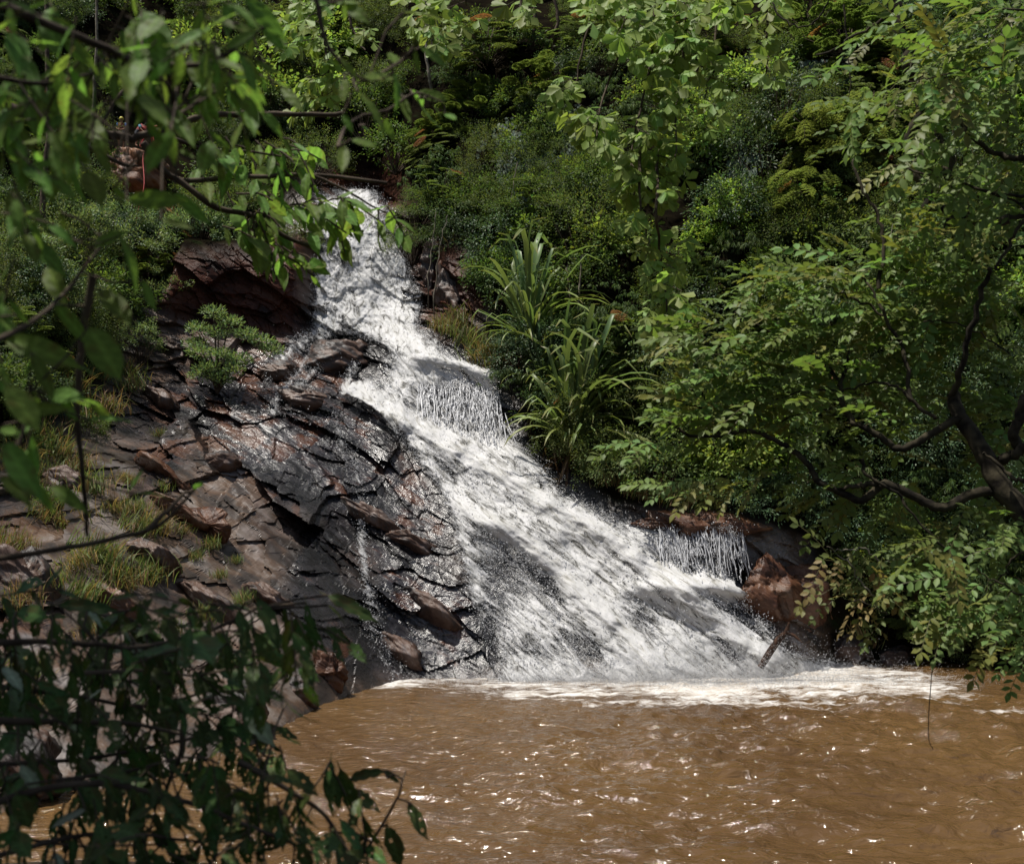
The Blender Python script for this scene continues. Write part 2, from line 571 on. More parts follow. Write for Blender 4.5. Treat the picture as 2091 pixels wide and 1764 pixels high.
def rock_material(name, objcoord=False):
    m, nt, out, N, Lk = new_mat(name)
    tc = N("ShaderNodeTexCoord")
    mp = N("ShaderNodeMapping")
    mp.inputs["Rotation"].default_value = (0, math.radians(-33), 0)
    Lk(tc.outputs["Object"], mp.inputs["Vector"])
    st = N("ShaderNodeMapping")
    st.inputs["Scale"].default_value = (0.5, 0.7, 2.2)
    Lk(mp.outputs[0], st.inputs["Vector"])
    n1 = N("ShaderNodeTexNoise", i_Scale=0.9, i_Detail=9.0, i_Roughness=0.62)
    Lk(st.outputs[0], n1.inputs["Vector"])
    n2 = N("ShaderNodeTexNoise", i_Scale=0.55, i_Detail=6.0, i_Roughness=0.6)
    Lk(tc.outputs["Object"], n2.inputs["Vector"])
    n3 = N("ShaderNodeTexNoise", i_Scale=7.0, i_Detail=8.0, i_Roughness=0.7)
    Lk(st.outputs[0], n3.inputs["Vector"])
    wetc = ramp(N, [(0.30, (0.008, 0.0075, 0.008)), (0.47, (0.028, 0.025, 0.028)), (0.55, (0.055, 0.021, 0.011)), (0.64, (0.085, 0.036, 0.019)), (0.8, (0.062, 0.052, 0.056))])
    dryc = ramp(N, [(0.28, (0.022, 0.017, 0.014)), (0.42, (0.070, 0.054, 0.044)), (0.50, (0.12, 0.074, 0.046)), (0.58, (0.19, 0.155, 0.13)), (0.75, (0.32, 0.30, 0.29))])
    add = N("ShaderNodeMath", operation='ADD')
    sb = N("ShaderNodeMath", operation='MULTIPLY_ADD')
    Lk(n2.outputs[0], sb.inputs[0])
    sb.inputs[1].default_value = 0.7
    sb.inputs[2].default_value = -0.35
    Lk(n1.outputs[0], add.inputs[0])
    Lk(sb.outputs[0], add.inputs[1])
    rus = N("ShaderNodeAttribute", attribute_name="rust")
    r1 = N("ShaderNodeMath", operation='MULTIPLY_ADD')
    Lk(rus.outputs["Fac"], r1.inputs[0])
    r1.inputs[1].default_value = 0.0 if objcoord else 0.34
    Lk(add.outputs[0], r1.inputs[2])
    r2 = N("ShaderNodeMath", operation='ADD')
    Lk(r1.outputs[0], r2.inputs[0])
    r2.inputs[1].default_value = 0.0 if objcoord else -0.235
    Lk(r2.outputs[0], wetc.inputs[0])
    Lk(add.outputs[0], dryc.inputs[0])
    if objcoord:
        wetv = N("ShaderNodeValue")
        wetv.outputs[0].default_value = 0.7
    else:
        wetv = N("ShaderNodeAttribute", attribute_name="wet")
    wsock = wetv.outputs[0] if objcoord else wetv.outputs["Fac"]
    mc = N("ShaderNodeMix", data_type='RGBA')
    Lk(wsock, mc.inputs[0])
    Lk(dryc.outputs[0], mc.inputs[6])
    Lk(wetc.outputs[0], mc.inputs[7])
    last = mc.outputs[2]
    if not objcoord:
        rd = N("ShaderNodeAttribute", attribute_name="red")
        redc = ramp(N, [(0.32, (0.016, 0.008, 0.006)), (0.5, (0.050, 0.019, 0.012)), (0.62, (0.075, 0.029, 0.018)), (0.8, (0.085, 0.055, 0.045))])
        Lk(add.outputs[0], redc.inputs[0])
        mr_ = N("ShaderNodeMix", data_type='RGBA')
        Lk(rd.outputs["Fac"], mr_.inputs[0])
        Lk(last, mr_.inputs[6])
        Lk(redc.outputs[0], mr_.inputs[7])
        last = mr_.outputs[2]
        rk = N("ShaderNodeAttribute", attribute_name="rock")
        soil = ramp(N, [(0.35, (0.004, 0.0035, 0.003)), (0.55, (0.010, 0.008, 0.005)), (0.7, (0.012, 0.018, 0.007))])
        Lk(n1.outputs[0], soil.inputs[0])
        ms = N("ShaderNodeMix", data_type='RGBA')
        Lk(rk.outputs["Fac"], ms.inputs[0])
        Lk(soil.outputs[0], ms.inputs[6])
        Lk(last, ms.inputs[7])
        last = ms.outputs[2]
        rkf = rk.outputs["Fac"]
    b = N("ShaderNodeBsdfPrincipled")
    Lk(last, b.inputs["Base Color"])
    # gloss: wet rock is slick in patches
    rr = N("ShaderNodeMapRange")
    rr.inputs[1].default_value = 0.35
    rr.inputs[2].default_value = 0.65
    rr.inputs[3].default_value = 0.14
    rr.inputs[4].default_value = 0.42
    Lk(n3.outputs[0], rr.inputs[0])
    rm = N("ShaderNodeMix", data_type='FLOAT')
    rm.inputs[2].default_value = 0.40
    Lk(wsock, rm.inputs[0])
    Lk(rr.outputs[0], rm.inputs[3])
    Lk(rm.outputs[0], b.inputs["Roughness"])
    sp = N("ShaderNodeMapRange")
    sp.inputs[3].default_value = 0.6
    sp.inputs[4].default_value = 1.0
    Lk(wsock, sp.inputs[0])
    if objcoord:
        b.inputs["Specular IOR Level"].default_value = 0.35
        rr.inputs[3].default_value = 0.3
        rr.inputs[4].default_value = 0.55
    else:
        sm = N("ShaderNodeMath", operation='MULTIPLY')
        Lk(sp.outputs[0], sm.inputs[0])
        Lk(rkf, sm.inputs[1])
        sr = N("ShaderNodeMath", operation='MULTIPLY_ADD')
        Lk(rd.outputs["Fac"], sr.inputs[0])
        sr.inputs[1].default_value = -0.8
        sr.inputs[2].default_value = 1.0
        s2 = N("ShaderNodeMath", operation='MULTIPLY')
        Lk(sm.outputs[0], s2.inputs[0])
        Lk(sr.outputs[0], s2.inputs[1])
        Lk(s2.outputs[0], b.inputs["Specular IOR Level"])
    ha = N("ShaderNodeMath", operation='MULTIPLY_ADD')
    Lk(n3.outputs[0], ha.inputs[0])
    ha.inputs[1].default_value = 0.35
    Lk(n1.outputs[0], ha.inputs[2])
    bp = N("ShaderNodeBump")
    bp.inputs["Strength"].default_value = 0.75
    bp.inputs["Distance"].default_value = 0.12
    Lk(ha.outputs[0], bp.inputs["Height"])
    Lk(bp.outputs[0], b.inputs["Normal"])
    Lk(b.outputs[0], out.inputs[0])
    return m


M_ROCK = rock_material("bedrock")
M_BOULDER = rock_material("boulder_rock", True)
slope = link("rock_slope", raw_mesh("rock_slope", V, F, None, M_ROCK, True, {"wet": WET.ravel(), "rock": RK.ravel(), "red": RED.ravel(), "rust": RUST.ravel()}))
tag(slope, "brown and grey layered bedrock of the gorge, wet beside the waterfall", None, kind="structure")

# near bank under the photographer and the floor that carries on beneath the pool
bx, by = np.meshgrid(np.linspace(-45, 45, 60), np.linspace(-30, 44, 50), indexing='ij')
bz = np.interp(by, [-30, 0, 9, 13.5, 15, 44], [7.5, 4.6, 3.0, 0.5, -1.6, -2.2]) + 0.25 * fbm(bx * 0.4, by * 0.4, 1, 4)
bi = np.arange(bx.size).reshape(bx.shape)
ground = link("ground", raw_mesh("ground", np.stack([bx, by, bz], -1).reshape(-1, 3),
                                 np.stack([bi[:-1, :-1], bi[1:, :-1], bi[1:, 1:], bi[:-1, 1:]], -1).reshape(-1, 4), None, M_ROCK, False,
                                 {"wet": np.full(bx.size, 0.3), "rock": np.full(bx.size, 0.25)}))
tag(ground, "earth bank and bed of the pool", None, kind="structure")
# ------------------------------------------------------------------ the waterfall
FALL_POLY = [(645, 398), (648, 480), (638, 560), (632, 640), (632, 672), (596, 696), (548, 742), (560, 756), (605, 742), (650, 706), (700, 700), (760, 716), (806, 726),
             (770, 742), (740, 770), (720, 792), (702, 792), (722, 812), (765, 832), (812, 882), (850, 942), (890, 992), (916, 1050), (940, 1150), (966, 1272), (978, 1340), (985, 1395),
             (1250, 1400), (1500, 1400), (1720, 1378), (1700, 1345), (1640, 1330), (1592, 1316), (1572, 1262), (1540, 1222), (1492, 1192), (1504, 1150), (1516, 1102), (1490, 1066),
             (1400, 1062), (1290, 1056), (1210, 1028), (1150, 1000), (1112, 950), (1070, 908), (1034, 880), (1022, 830), (1010, 768), (940, 742), (905, 716), (874, 676), (858, 668), (862, 600),
             (842, 540), (812, 470), (800, 420), (770, 396)]
# thin veils where dark rock shows through: centre, radii, turn (deg), how thin
THIN = [(925, 812, 72, 44, 25, .34), (985, 850, 50, 44, 20, .20), (1020, 1130, 95, 42, 60, .38), (1010, 1230, 50, 110, 10, .44), (1120, 1200, 26, 85, -20, .42),
        (1205, 1330, 26, 52, -35, .72), (1100, 1330, 70, 40, 0, .36), (1000, 1340, 30, 60, 0, .6), (1330, 1160, 75, 24, 30, .55), (1450, 1105, 70, 42, 5, .50), (1350, 1070, 85, 16, 8, .5),
        (1420, 1235, 80, 26, 35, .62), (1520, 1255, 52, 40, 25, .7), (755, 704, 62, 15, 8, .95), (765, 770, 34, 42, 30, .9), (690, 715, 40, 30, -45, .8), (1060, 970, 60, 26, 30, .34), (900, 925, 60, 16, 50, .35),
        (1090, 1000, 40, 26, 30, .45), (840, 560, 14, 60, 0, .3), (790, 470, 16, 60, 0, .4), (640, 620, 16, 60, 0, .35), (1180, 1060, 50, 20, 25, .35), (700, 560, 16, 60, 0, .2), (620, 715, 42, 16, -38, .45),
        (1310, 1260, 26, 60, -30, .4), (1100, 1140, 40, 60, -20, .4), (780, 870, 26, 40, 40, .3)]
TRICKLE = [([(640, 720), (605, 770), (572, 805), (562, 842)], 9, .58), ([(700, 702), (660, 745), (625, 778), (590, 792)], 8, .55), ([(727, 745), (712, 775), (708, 800)], 7, .6),
           ([(690, 850), (700, 905), (735, 960), (742, 1040)], 13, .42), ([(742, 1040), (740, 1100), (748, 1160), (757, 1212)], 11, .6), ([(757, 1212), (770, 1290), (800, 1345), (822, 1378)], 22, .40),
           ([(600, 850), (660, 862), (720, 870)], 9, .35), ([(560, 760), (545, 775)], 9, .5), ([(860, 1010), (880, 1060)], 20, .35)]


def water_density(q):
    d = poly_dist(q, FALL_POLY)
    ins = in_poly(q, FALL_POLY)
    dens = np.where(ins, smooth(-14, 24, d), smooth(10, -14, d) * 0.5)
    for cx, cy, rx, ry, a, k in THIN:
        ca, sa = math.cos(math.radians(a)), math.sin(math.radians(a))
        dx, dy = q[..., 0] - cx, q[..., 1] - cy
        e = ((dx * ca + dy * sa) / rx) ** 2 + ((-dx * sa + dy * ca) / ry) ** 2
        dens = dens - k * 1.0 * np.exp(-e * 1.1)
    dens = np.clip(dens, 0, 0.96)
    for pl, w, k in TRICKLE:
        dd = poly_dist(q, pl, False)
        dens = np.maximum(dens, k * np.exp(-(dd / w) ** 2))
    return dens


wx_ = np.array(spaced(-13.5, 14.5, 0.05))
wz_ = np.array(spaced(-0.4, 24.5, 0.05))
WX, WZ = np.meshgrid(wx_, wz_, indexing='ij')
WYs = base_y(WX, WZ)
rk_, wq = rockness(WX, WYs, WZ)
DENS = water_density(wq)
DENS = DENS * (1 - 0.30 * smooth(0.10, 0.6, fbm(WX * 0.8 + WZ * 0.5, WZ * 0.55, 1, 4, 0.6)))
# ropes of heavy water standing proud of the thinner veils
RIDGES = (([(730, 420), (742, 540), (756, 640), (830, 700), (885, 760)], 52, .45), ([(728, 800), (820, 852), (930, 915), (1030, 968), (1130, 1040), (1235, 1090), (1350, 1180), (1450, 1262), (1560, 1335)], 40, .75),
          ([(955, 1035), (1080, 1105), (1180, 1200), (1280, 1290), (1350, 1375)], 34, .45), ([(850, 735), (940, 752), (1014, 776)], 17, .22), ([(1300, 1130), (1400, 1180), (1500, 1200)], 26, .28))
RIDGE = np.zeros_like(WX)
for pl_, w_, k_ in RIDGES:
    dd_ = poly_dist(wq, pl_, False)
    RIDGE = np.maximum(RIDGE, k_ * np.exp(-(dd_ / w_) ** 2))
    DENS = np.where(DENS > 0.05, np.maximum(DENS * (0.93 if w_ > 30 else 1.0), np.minimum(0.96, 1.05 * np.exp(-(dd_ / (w_ * .9)) ** 2))), DENS)
RIDGE = RIDGE * np.clip(0.8 + 0.45 * fbm(WX * 0.7, WZ * 0.7, 6, 3), 0.3, 1.3)
xc = np.interp(WZ, [0, 1.8, 5.6, 9.5, 13.6, 16, 19, 24], [7.3, 5.4, 1.0, -3.1, -5.9, -7.0, -7.6, -8.4])
across = WX - xc
# body of the water: billows and ropes that follow the flow
bill = fbm(across * 0.9, WZ * 0.75, 3, 4, 0.6)
rope = np.abs(fbm(across * 2.6, WZ * 1.7, 7, 3))
fine = fbm(across * 7, WZ * 5.5, 5, 3, 0.6)
thick = (0.10 + 0.45 * DENS + RIDGE) + DENS * (0.20 * bill - 0.05 * rope) + 0.045 * fine
# steps in the rock under the water: a lip that juts out, then a drop
def step(q, lip, depth, amp):
    lx = np.array([p[0] for p in lip], float)
    ly = np.array([p[1] for p in lip], float)
    t = (q[..., 1] - np.interp(q[..., 0], lx, ly)) / depth
    on = smooth(lx[0] - 15, lx[0] + 25, q[..., 0]) * smooth(lx[-1] + 15, lx[-1] - 15, q[..., 0])
    return on * amp * (np.exp(-((t + .12) / .22) ** 2) * -1.0 + np.exp(-((t - .8) / .38) ** 2) * .9)


STEPS = (([(840, 742), (900, 748), (960, 765), (1025, 790)], 110, .6), ([(1300, 1062), (1400, 1066), (1510, 1074)], 95, .42), ([(950, 1085), (1060, 1080), (1150, 1110)], 110, .32), ([(1250, 1215), (1400, 1200), (1540, 1215)], 80, .22))
stp = sum(step(wq, *s_) for s_ in STEPS)
# thin films cling to the rock relief, thick water levels it out
relief = rk_ * rock_detail(WX, WZ)
keep = np.clip(1.25 - 1.45 * DENS, 0.04, 1)
WY = WYs + stp + relief * keep - np.where(DENS > 0.02, thick, 0.05) - 0.10 * (1 - DENS) * 0.5
front = WYs + np.minimum(stp, 0) + relief - np.where(DENS > .5, -0.6, 0.04)
WY = np.where(DENS > 0.03, WY, WY)
WY = np.minimum(WY, front)
keepf = DENS > 0.03
wi = np.arange(WX.size).reshape(WX.shape)
WF = np.stack([wi[:-1, :-1], wi[1:, :-1], wi[1:, 1:], wi[:-1, 1:]], -1)
mk = keepf[:-1, :-1] | keepf[1:, :-1] | keepf[1:, 1:] | keepf[:-1, 1:]
WF = WF[mk]
used, inv = np.unique(WF, return_inverse=True)
WV = np.stack([WX, WY, WZ], -1).reshape(-1, 3)[used]
flow = np.stack([across * 1.0, WZ, WX * 0], -1).reshape(-1, 3)[used]


def fall_material():
    m, nt, out, N, Lk = new_mat("white_water")
    fl = N("ShaderNodeAttribute", attribute_name="flow")
    de = N("ShaderNodeAttribute", attribute_name="dens")
    mp = N("ShaderNodeMapping")
    mp.inputs["Scale"].default_value = (1.0, 0.55, 1.0)
    Lk(fl.outputs["Vector"], mp.inputs["Vector"])
    g = N("ShaderNodeTexNoise", i_Scale=3.0, i_Detail=6.0, i_Roughness=0.60, i_Distortion=1.4)
    Lk(mp.outputs[0], g.inputs["Vector"])
    g2 = N("ShaderNodeTexNoise", i_Scale=1.4, i_Detail=4.0, i_Roughness=0.6)
    Lk(mp.outputs[0], g2.inputs["Vector"])
    gr = N("ShaderNodeTexNoise", i_Scale=16.0, i_Detail=3.0, i_Roughness=0.7)
    Lk(fl.outputs["Vector"], gr.inputs["Vector"])
    # cover = noise + density
    s1 = N("ShaderNodeMath", operation='MULTIPLY_ADD')
    Lk(g.outputs[0], s1.inputs[0])
    s1.inputs[1].default_value = 1.7
    Lk(de.outputs["Fac"], s1.inputs[2])
    s2 = N("ShaderNodeMath", operation='MULTIPLY_ADD')
    Lk(g2.outputs[0], s2.inputs[0])
    s2.inputs[1].default_value = 0.55
    Lk(s1.outputs[0], s2.inputs[2])
    s3 = N("ShaderNodeMath", operation='MULTIPLY_ADD')
    Lk(gr.outputs[0], s3.inputs[0])
    s3.inputs[1].default_value = 0.30
    Lk(s2.outputs[0], s3.inputs[2])
    al = N("ShaderNodeMapRange")
    al.inputs[1].default_value = 1.66
    al.inputs[2].default_value = 2.04
    Lk(s3.outputs[0], al.inputs[0])
    c = ramp(N, [(0.34, (0.40, 0.39, 0.355)), (0.46, (0.51, 0.51, 0.50)), (0.62, (0.58, 0.58, 0.585))])
    Lk(g.outputs[0], c.inputs[0])
    bp = N("ShaderNodeBump")
    bp.inputs["Strength"].default_value = 0.8
    bp.inputs["Distance"].default_value = 0.022
    hh = N("ShaderNodeMath", operation='MULTIPLY_ADD')
    Lk(gr.outputs[0], hh.inputs[0])
    hh.inputs[1].default_value = 1.0
    Lk(g.outputs[0], hh.inputs[2])
    Lk(hh.outputs[0], bp.inputs["Height"])
    b = N("ShaderNodeBsdfPrincipled")
    b.inputs["Roughness"].default_value = 0.55
    b.inputs["Specular IOR Level"].default_value = 0.3
    Lk(c.outputs[0], b.inputs["Base Color"])
    Lk(bp.outputs[0], b.inputs["Normal"])
    tl = N("ShaderNodeBsdfTranslucent")
    Lk(c.outputs[0], tl.inputs["Color"])
    m1 = N("ShaderNodeMixShader")
    m1.inputs[0].default_value = 0.06
    Lk(b.outputs[0], m1.inputs[1])
    Lk(tl.outputs[0], m1.inputs[2])
    tp = N("ShaderNodeBsdfTransparent")
    m2 = N("ShaderNodeMixShader")
    Lk(al.outputs[0], m2.inputs[0])
    Lk(tp.outputs[0], m2.inputs[1])
    Lk(m1.outputs[0], m2.inputs[2])
    Lk(m2.outputs[0], out.inputs[0])
    return m


M_FALL = fall_material()
fall = link("waterfall", raw_mesh("waterfall", WV, inv.reshape(-1, 4), None, M_FALL, False, {"dens": DENS.ravel()[used], "flow": flow}))
tag(fall, "foaming white waterfall tumbling over dark rock steps into the pool", None, kind="structure")

# drops thrown off the edges and over the thin veils
M_DROP = plain_material("spray_drop", (0.52, 0.53, 0.55), 0.3, 0.5)


def spray_mesh(n):
    dn = DENS.ravel()
    band = np.exp(-((dn - 0.45) / 0.22) ** 2) * (dn > 0.06) + 0.05 * (dn > 0.7)
    pr = band / band.sum()
    pick = RNG.choice(dn.size, n, p=pr)
    p = np.stack([WX, WY, WZ], -1).reshape(-1, 3)[pick]
    far = RNG.exponential(0.16, n)
    p = p + np.stack([RNG.normal(0, 0.05, n) + 0.45 * far * RNG.normal(0, 1, n), -far * 0.9 - 0.02, 0.5 * far * RNG.normal(0.2, 1, n)], -1)
    r = np.clip(RNG.lognormal(-4.65, 0.5, n), 0.005, 0.032)
    T = np.array([(1, 1, 1), (1, -1, -1), (-1, 1, -1), (-1, -1, 1)], float) * 0.8
    a = RNG.random(n) * 6.28
    R = np.stack([np.cos(a), -np.sin(a), 0 * a, np.sin(a), np.cos(a), 0 * a, 0 * a, 0 * a, 1 + 0 * a], -1).reshape(n, 3, 3)
    V = p[:, None] + r[:, None, None] * np.einsum('nij,kj->nki', R, T)
    Fc = np.array([(0, 1, 2), (0, 3, 1), (0, 2, 3), (1, 3, 2)])
    return V.reshape(-1, 3), (Fc[None] + 4 * np.arange(n)[:, None, None]).reshape(-1, 3)


def mist_mesh(n):
    """the finest drops hanging over the foot of the fall"""
    x = RNG.normal(6.5, 4.0, n)
    y = np.interp(x, [-4, 0, 4, 8, 12, 16], [37.0, 36.9, 36.7, 36.6, 36.9, 37.0]) - RNG.exponential(.55, n) + .3
    z = RNG.exponential(.42, n) * np.clip(1.1 - np.abs(x - 7) / 11, .15, 1)
    r = RNG.uniform(.004, .012, n)
    T = np.array([(1, 1, 1), (1, -1, -1), (-1, 1, -1), (-1, -1, 1)], float) * 0.8
    V = np.stack([x, y, z], -1)[:, None] + r[:, None, None] * T[None]
    return V.reshape(-1, 3), (np.array([(0, 1, 2), (0, 3, 1), (0, 2, 3), (1, 3, 2)])[None] + 4 * np.arange(n)[:, None, None]).reshape(-1, 3)


sv, sf = spray_mesh(60000)
mv, mf = mist_mesh(45000)
sv, sf = np.concatenate([sv, mv]), np.concatenate([sf, mf + len(sv)])
spray = link("spray", raw_mesh("spray", sv, sf, None, M_DROP, False))
tag(spray, "fine white drops thrown off the edges of the waterfall", None, kind="stuff")

# separate strands of water dropping off the two ledges
def strands(lip, n, drop, seed, rmax, broken):
    rng = np.random.default_rng(seed)
    g = Geo()
    xs, ys = [p[0] for p in lip], [p[1] for p in lip]
    for k in range(n):
        vx = rng.uniform(xs[0], xs[-1])
        p0 = hit(vx, np.interp(vx, xs, ys) + rng.normal(0, 3), 160)
        ln = drop * rng.uniform(.5, 1.1)
        if rng.random() < broken:                          # torn into short tatters
            t0 = rng.random() ** 1.3
            t = np.linspace(t0, t0 + rng.uniform(.04, .16), 9)
        else:
            t = np.linspace(rng.uniform(0, .3), rng.uniform(.6, 1), 9)
        x = p0[0] + rng.normal(.08, .10) * t * ln + .025 * np.sin(t * 9 + k) + .014 * rng.normal(0, 1, 9)
        z = p0[2] - t * ln
        y = np.minimum(p0[1] - .50 - .25 * t, base_y(x, z) - .42 - .2 * rng.random())
        r = rmax * rng.uniform(.25, 1) * np.abs(rng.normal(.75, .35, 9)) * np.array([.15, .6, .9, 1, 1, .9, .8, .55, .15]) + .002
        g.tube(np.stack([x, y, z], 1), r, 4, (1, 1, 1), False)
    return g


sg = strands([(1335, 1072), (1420, 1070), (1512, 1080)], 420, 2.0, 4, .034, .72)
tag(sg.build("side_cascade", M_DROP), "short curtain of white strands dropping off the dark ledge right of the main fall", None, kind="stuff")
sg = strands([(858, 765), (940, 772), (1018, 800)], 900, 3.4, 5, .036, .96)
tag(sg.build("upper_cascade", M_DROP), "curtain of white strands dropping off the middle step on the right of the fall", None, kind="stuff")

# ------------------------------------------------------------------ the pool
px_ = np.array(spaced(-24, 34, 0.085))
py_ = np.array(list(np.arange(12.5, 44, 0.085)))
PX, PY = np.meshgrid(px_, py_, indexing='ij')


def wave(x, y):
    near = smooth(37, 22, y)
    # swell spreading from the foot of the fall, chop riding on it
    r = np.hypot(x - 7, y - 38)
    th = np.arctan2(x - 7, 38 - y)
    w1 = fbm(r * 0.55 + 0.4 * fbm(x * .3, y * .3, 2, 2), th * 5.0, 1, 3)
    w2 = 1 - np.abs(fbm(r * 1.35 + 3, th * 9 + 0.5 * w1, 4, 3)) * 2
    w3 = fbm(x * 2.6, y * 3.6, 6, 3)
    churn = smooth(6.5, 0, poly_dist(np.stack([x, y], -1), [(-2, 36.6), (3, 36.6), (8, 37.2), (12, 38), (16, 37)], False))
    right = 0.45 + 0.55 * smooth(-6, 4, x)
    right = right * (1 - 0.75 * churn)
    return right * (0.21 * w1 + 0.15 * w2 * (0.5 + 0.5 * near) + 0.06 * w3) + churn * (0.035 * np.abs(fbm(x * 1.2, y * 2.2, 9, 4)) + 0.02 * fbm(x * 4, y * 6, 2, 3))


PZ = wave(PX, PY)
FOAM_LINE = [(-3.0, 37.3), (0, 36.9), (4, 36.7), (7, 36.6), (10, 36.6), (13, 36.9), (15.5, 36.4), (17.6, 35.2)]
FOAM_POLY = [(770, 1390), (860, 1384), (1000, 1368), (1600, 1360), (1700, 1338), (1800, 1344), (1900, 1356), (1965, 1398), (1975, 1432), (1880, 1432), (1760, 1418), (1600, 1416),
             (1500, 1432), (1380, 1430), (1260, 1414), (1100, 1404), (960, 1400), (860, 1396), (800, 1402)]
pq = to_view(np.stack([PX, PY, PX * 0], -1))
pq2 = pq * np.array([0.35, 1.0])
fpoly = [(x * 0.35, y) for x, y in FOAM_POLY]
fd = poly_dist(pq2, fpoly)
FO = np.where(in_poly(pq2, fpoly), 0.50 + 0.50 * smooth(0, 30, fd), 0.50 * smooth(30, 0, fd))
FO = FO - 0.30 * smooth(1640, 1900, pq[..., 0])
FO = FO + 0.42 * fbm(PX * 0.45, PY * 1.0, 4, 4)
FO = np.where((fd > 31) & ~in_poly(pq2, fpoly), 0, FO)
FO = np.maximum(FO, 0.62 * np.exp(-((pq[..., 0] - 2040) / 60) ** 2 - ((pq[..., 1] - 1454) / 5) ** 2))
drift = np.exp(-((pq[..., 1] - 1418) / 30) ** 2) * smooth(930, 1080, pq[..., 0]) * smooth(2060, 1900, pq[..., 0])
FO = np.maximum(FO, 0.72 * drift * smooth(-0.05, 0.40, fbm(PX * 0.40 + 7, PY * 1.1, 2, 4)))
FO = np.clip(FO, 0, 1)
pi_ = np.arange(PX.size).reshape(PX.shape)


def pool_material():
    m, nt, out, N, Lk = new_mat("muddy_water")
    tc = N("ShaderNodeTexCoord")
    fo = N("ShaderNodeAttribute", attribute_name="foam")
    mp = N("ShaderNodeMapping")
    mp.inputs["Scale"].default_value = (0.7, 1.5, 1)
    Lk(tc.outputs["Object"], mp.inputs["Vector"])
    n1 = N("ShaderNodeTexNoise", i_Scale=2.3, i_Detail=4.0, i_Roughness=0.52, i_Distortion=0.7)
    Lk(mp.outputs[0], n1.inputs["Vector"])
    n2 = N("ShaderNodeTexNoise", i_Scale=0.12, i_Detail=3.0)
    Lk(tc.outputs["Object"], n2.inputs["Vector"])
    nf = N("ShaderNodeTexNoise", i_Scale=2.2, i_Detail=9.0, i_Roughness=0.72, i_Distortion=0.8)
    Lk(mp.outputs[0], nf.inputs["Vector"])
    c = ramp(N, [(0.35, (0.080, 0.044, 0.018)), (0.65, (0.120, 0.069, 0.027))])
    Lk(n2.outputs[0], c.inputs[0])
    b = N("ShaderNodeBsdfPrincipled")
    b.inputs["Roughness"].default_value = 0.09
    b.inputs["IOR"].default_value = 1.4
    b.inputs["Specular IOR Level"].default_value = 0.85
    Lk(c.outputs[0], b.inputs["Base Color"])
    n4 = N("ShaderNodeTexNoise", i_Scale=11.0, i_Detail=3.0, i_Roughness=0.6)
    Lk(mp.outputs[0], n4.inputs["Vector"])
    n5 = N("ShaderNodeTexNoise", i_Scale=0.45, i_Detail=3.0, i_Roughness=0.6)
    Lk(tc.outputs["Object"], n5.inputs["Vector"])
    ruf = N("ShaderNodeMapRange")
    ruf.inputs[1].default_value = 0.45
    ruf.inputs[2].default_value = 0.70
    ruf.inputs[3].default_value = 0.02
    ruf.inputs[4].default_value = 0.55
    Lk(n5.outputs[0], ruf.inputs[0])
    chop = N("ShaderNodeMath", operation='MULTIPLY')
    Lk(n4.outputs[0], chop.inputs[0])
    Lk(ruf.outputs[0], chop.inputs[1])
    hsum = N("ShaderNodeMath", operation='ADD')
    Lk(n1.outputs[0], hsum.inputs[0])
    Lk(chop.outputs[0], hsum.inputs[1])
    bp = N("ShaderNodeBump")
    bp.inputs["Strength"].default_value = 1.0
    bp.inputs["Distance"].default_value = 0.16
    Lk(hsum.outputs[0], bp.inputs["Height"])
    Lk(bp.outputs[0], b.inputs["Normal"])
    fm = N("ShaderNodeBsdfPrincipled")
    fm.inputs["Roughness"].default_value = 0.7
    fc = ramp(N, [(0.4, (0.42, 0.36, 0.29)), (0.58, (0.62, 0.61, 0.59))])
    Lk(nf.outputs[0], fc.inputs[0])
    Lk(fc.outputs[0], fm.inputs["Base Color"])
    b2 = N("ShaderNodeBump")
    b2.inputs["Strength"].default_value = 0.7
    b2.inputs["Distance"].default_value = 0.05
    Lk(nf.outputs[0], b2.inputs["Height"])
    Lk(b2.outputs[0], fm.inputs["Normal"])
    s = N("ShaderNodeMath", operation='MULTIPLY_ADD')
    Lk(nf.outputs[0], s.inputs[0])
    s.inputs[1].default_value = 1.9
    Lk(fo.outputs["Fac"], s.inputs[2])
    al = N("ShaderNodeMapRange")
    al.inputs[1].default_value = 1.30
    al.inputs[2].default_value = 1.80
    Lk(s.outputs[0], al.inputs[0])
    mx = N("ShaderNodeMixShader")
    Lk(al.outputs[0], mx.inputs[0])
    Lk(b.outputs[0], mx.inputs[1])
    Lk(fm.outputs[0], mx.inputs[2])
    Lk(mx.outputs[0], out.inputs[0])
    return m


pool = link("pool_water", raw_mesh("pool_water", np.stack([PX, PY, PZ], -1).reshape(-1, 3),
                                   np.stack([pi_[:-1, :-1], pi_[1:, :-1], pi_[1:, 1:], pi_[:-1, 1:]], -1).reshape(-1, 4), None, pool_material(), False, {"foam": FO.ravel()}))
tag(pool, "muddy brown pool with choppy ripples and foam below the waterfall", None, kind="structure")
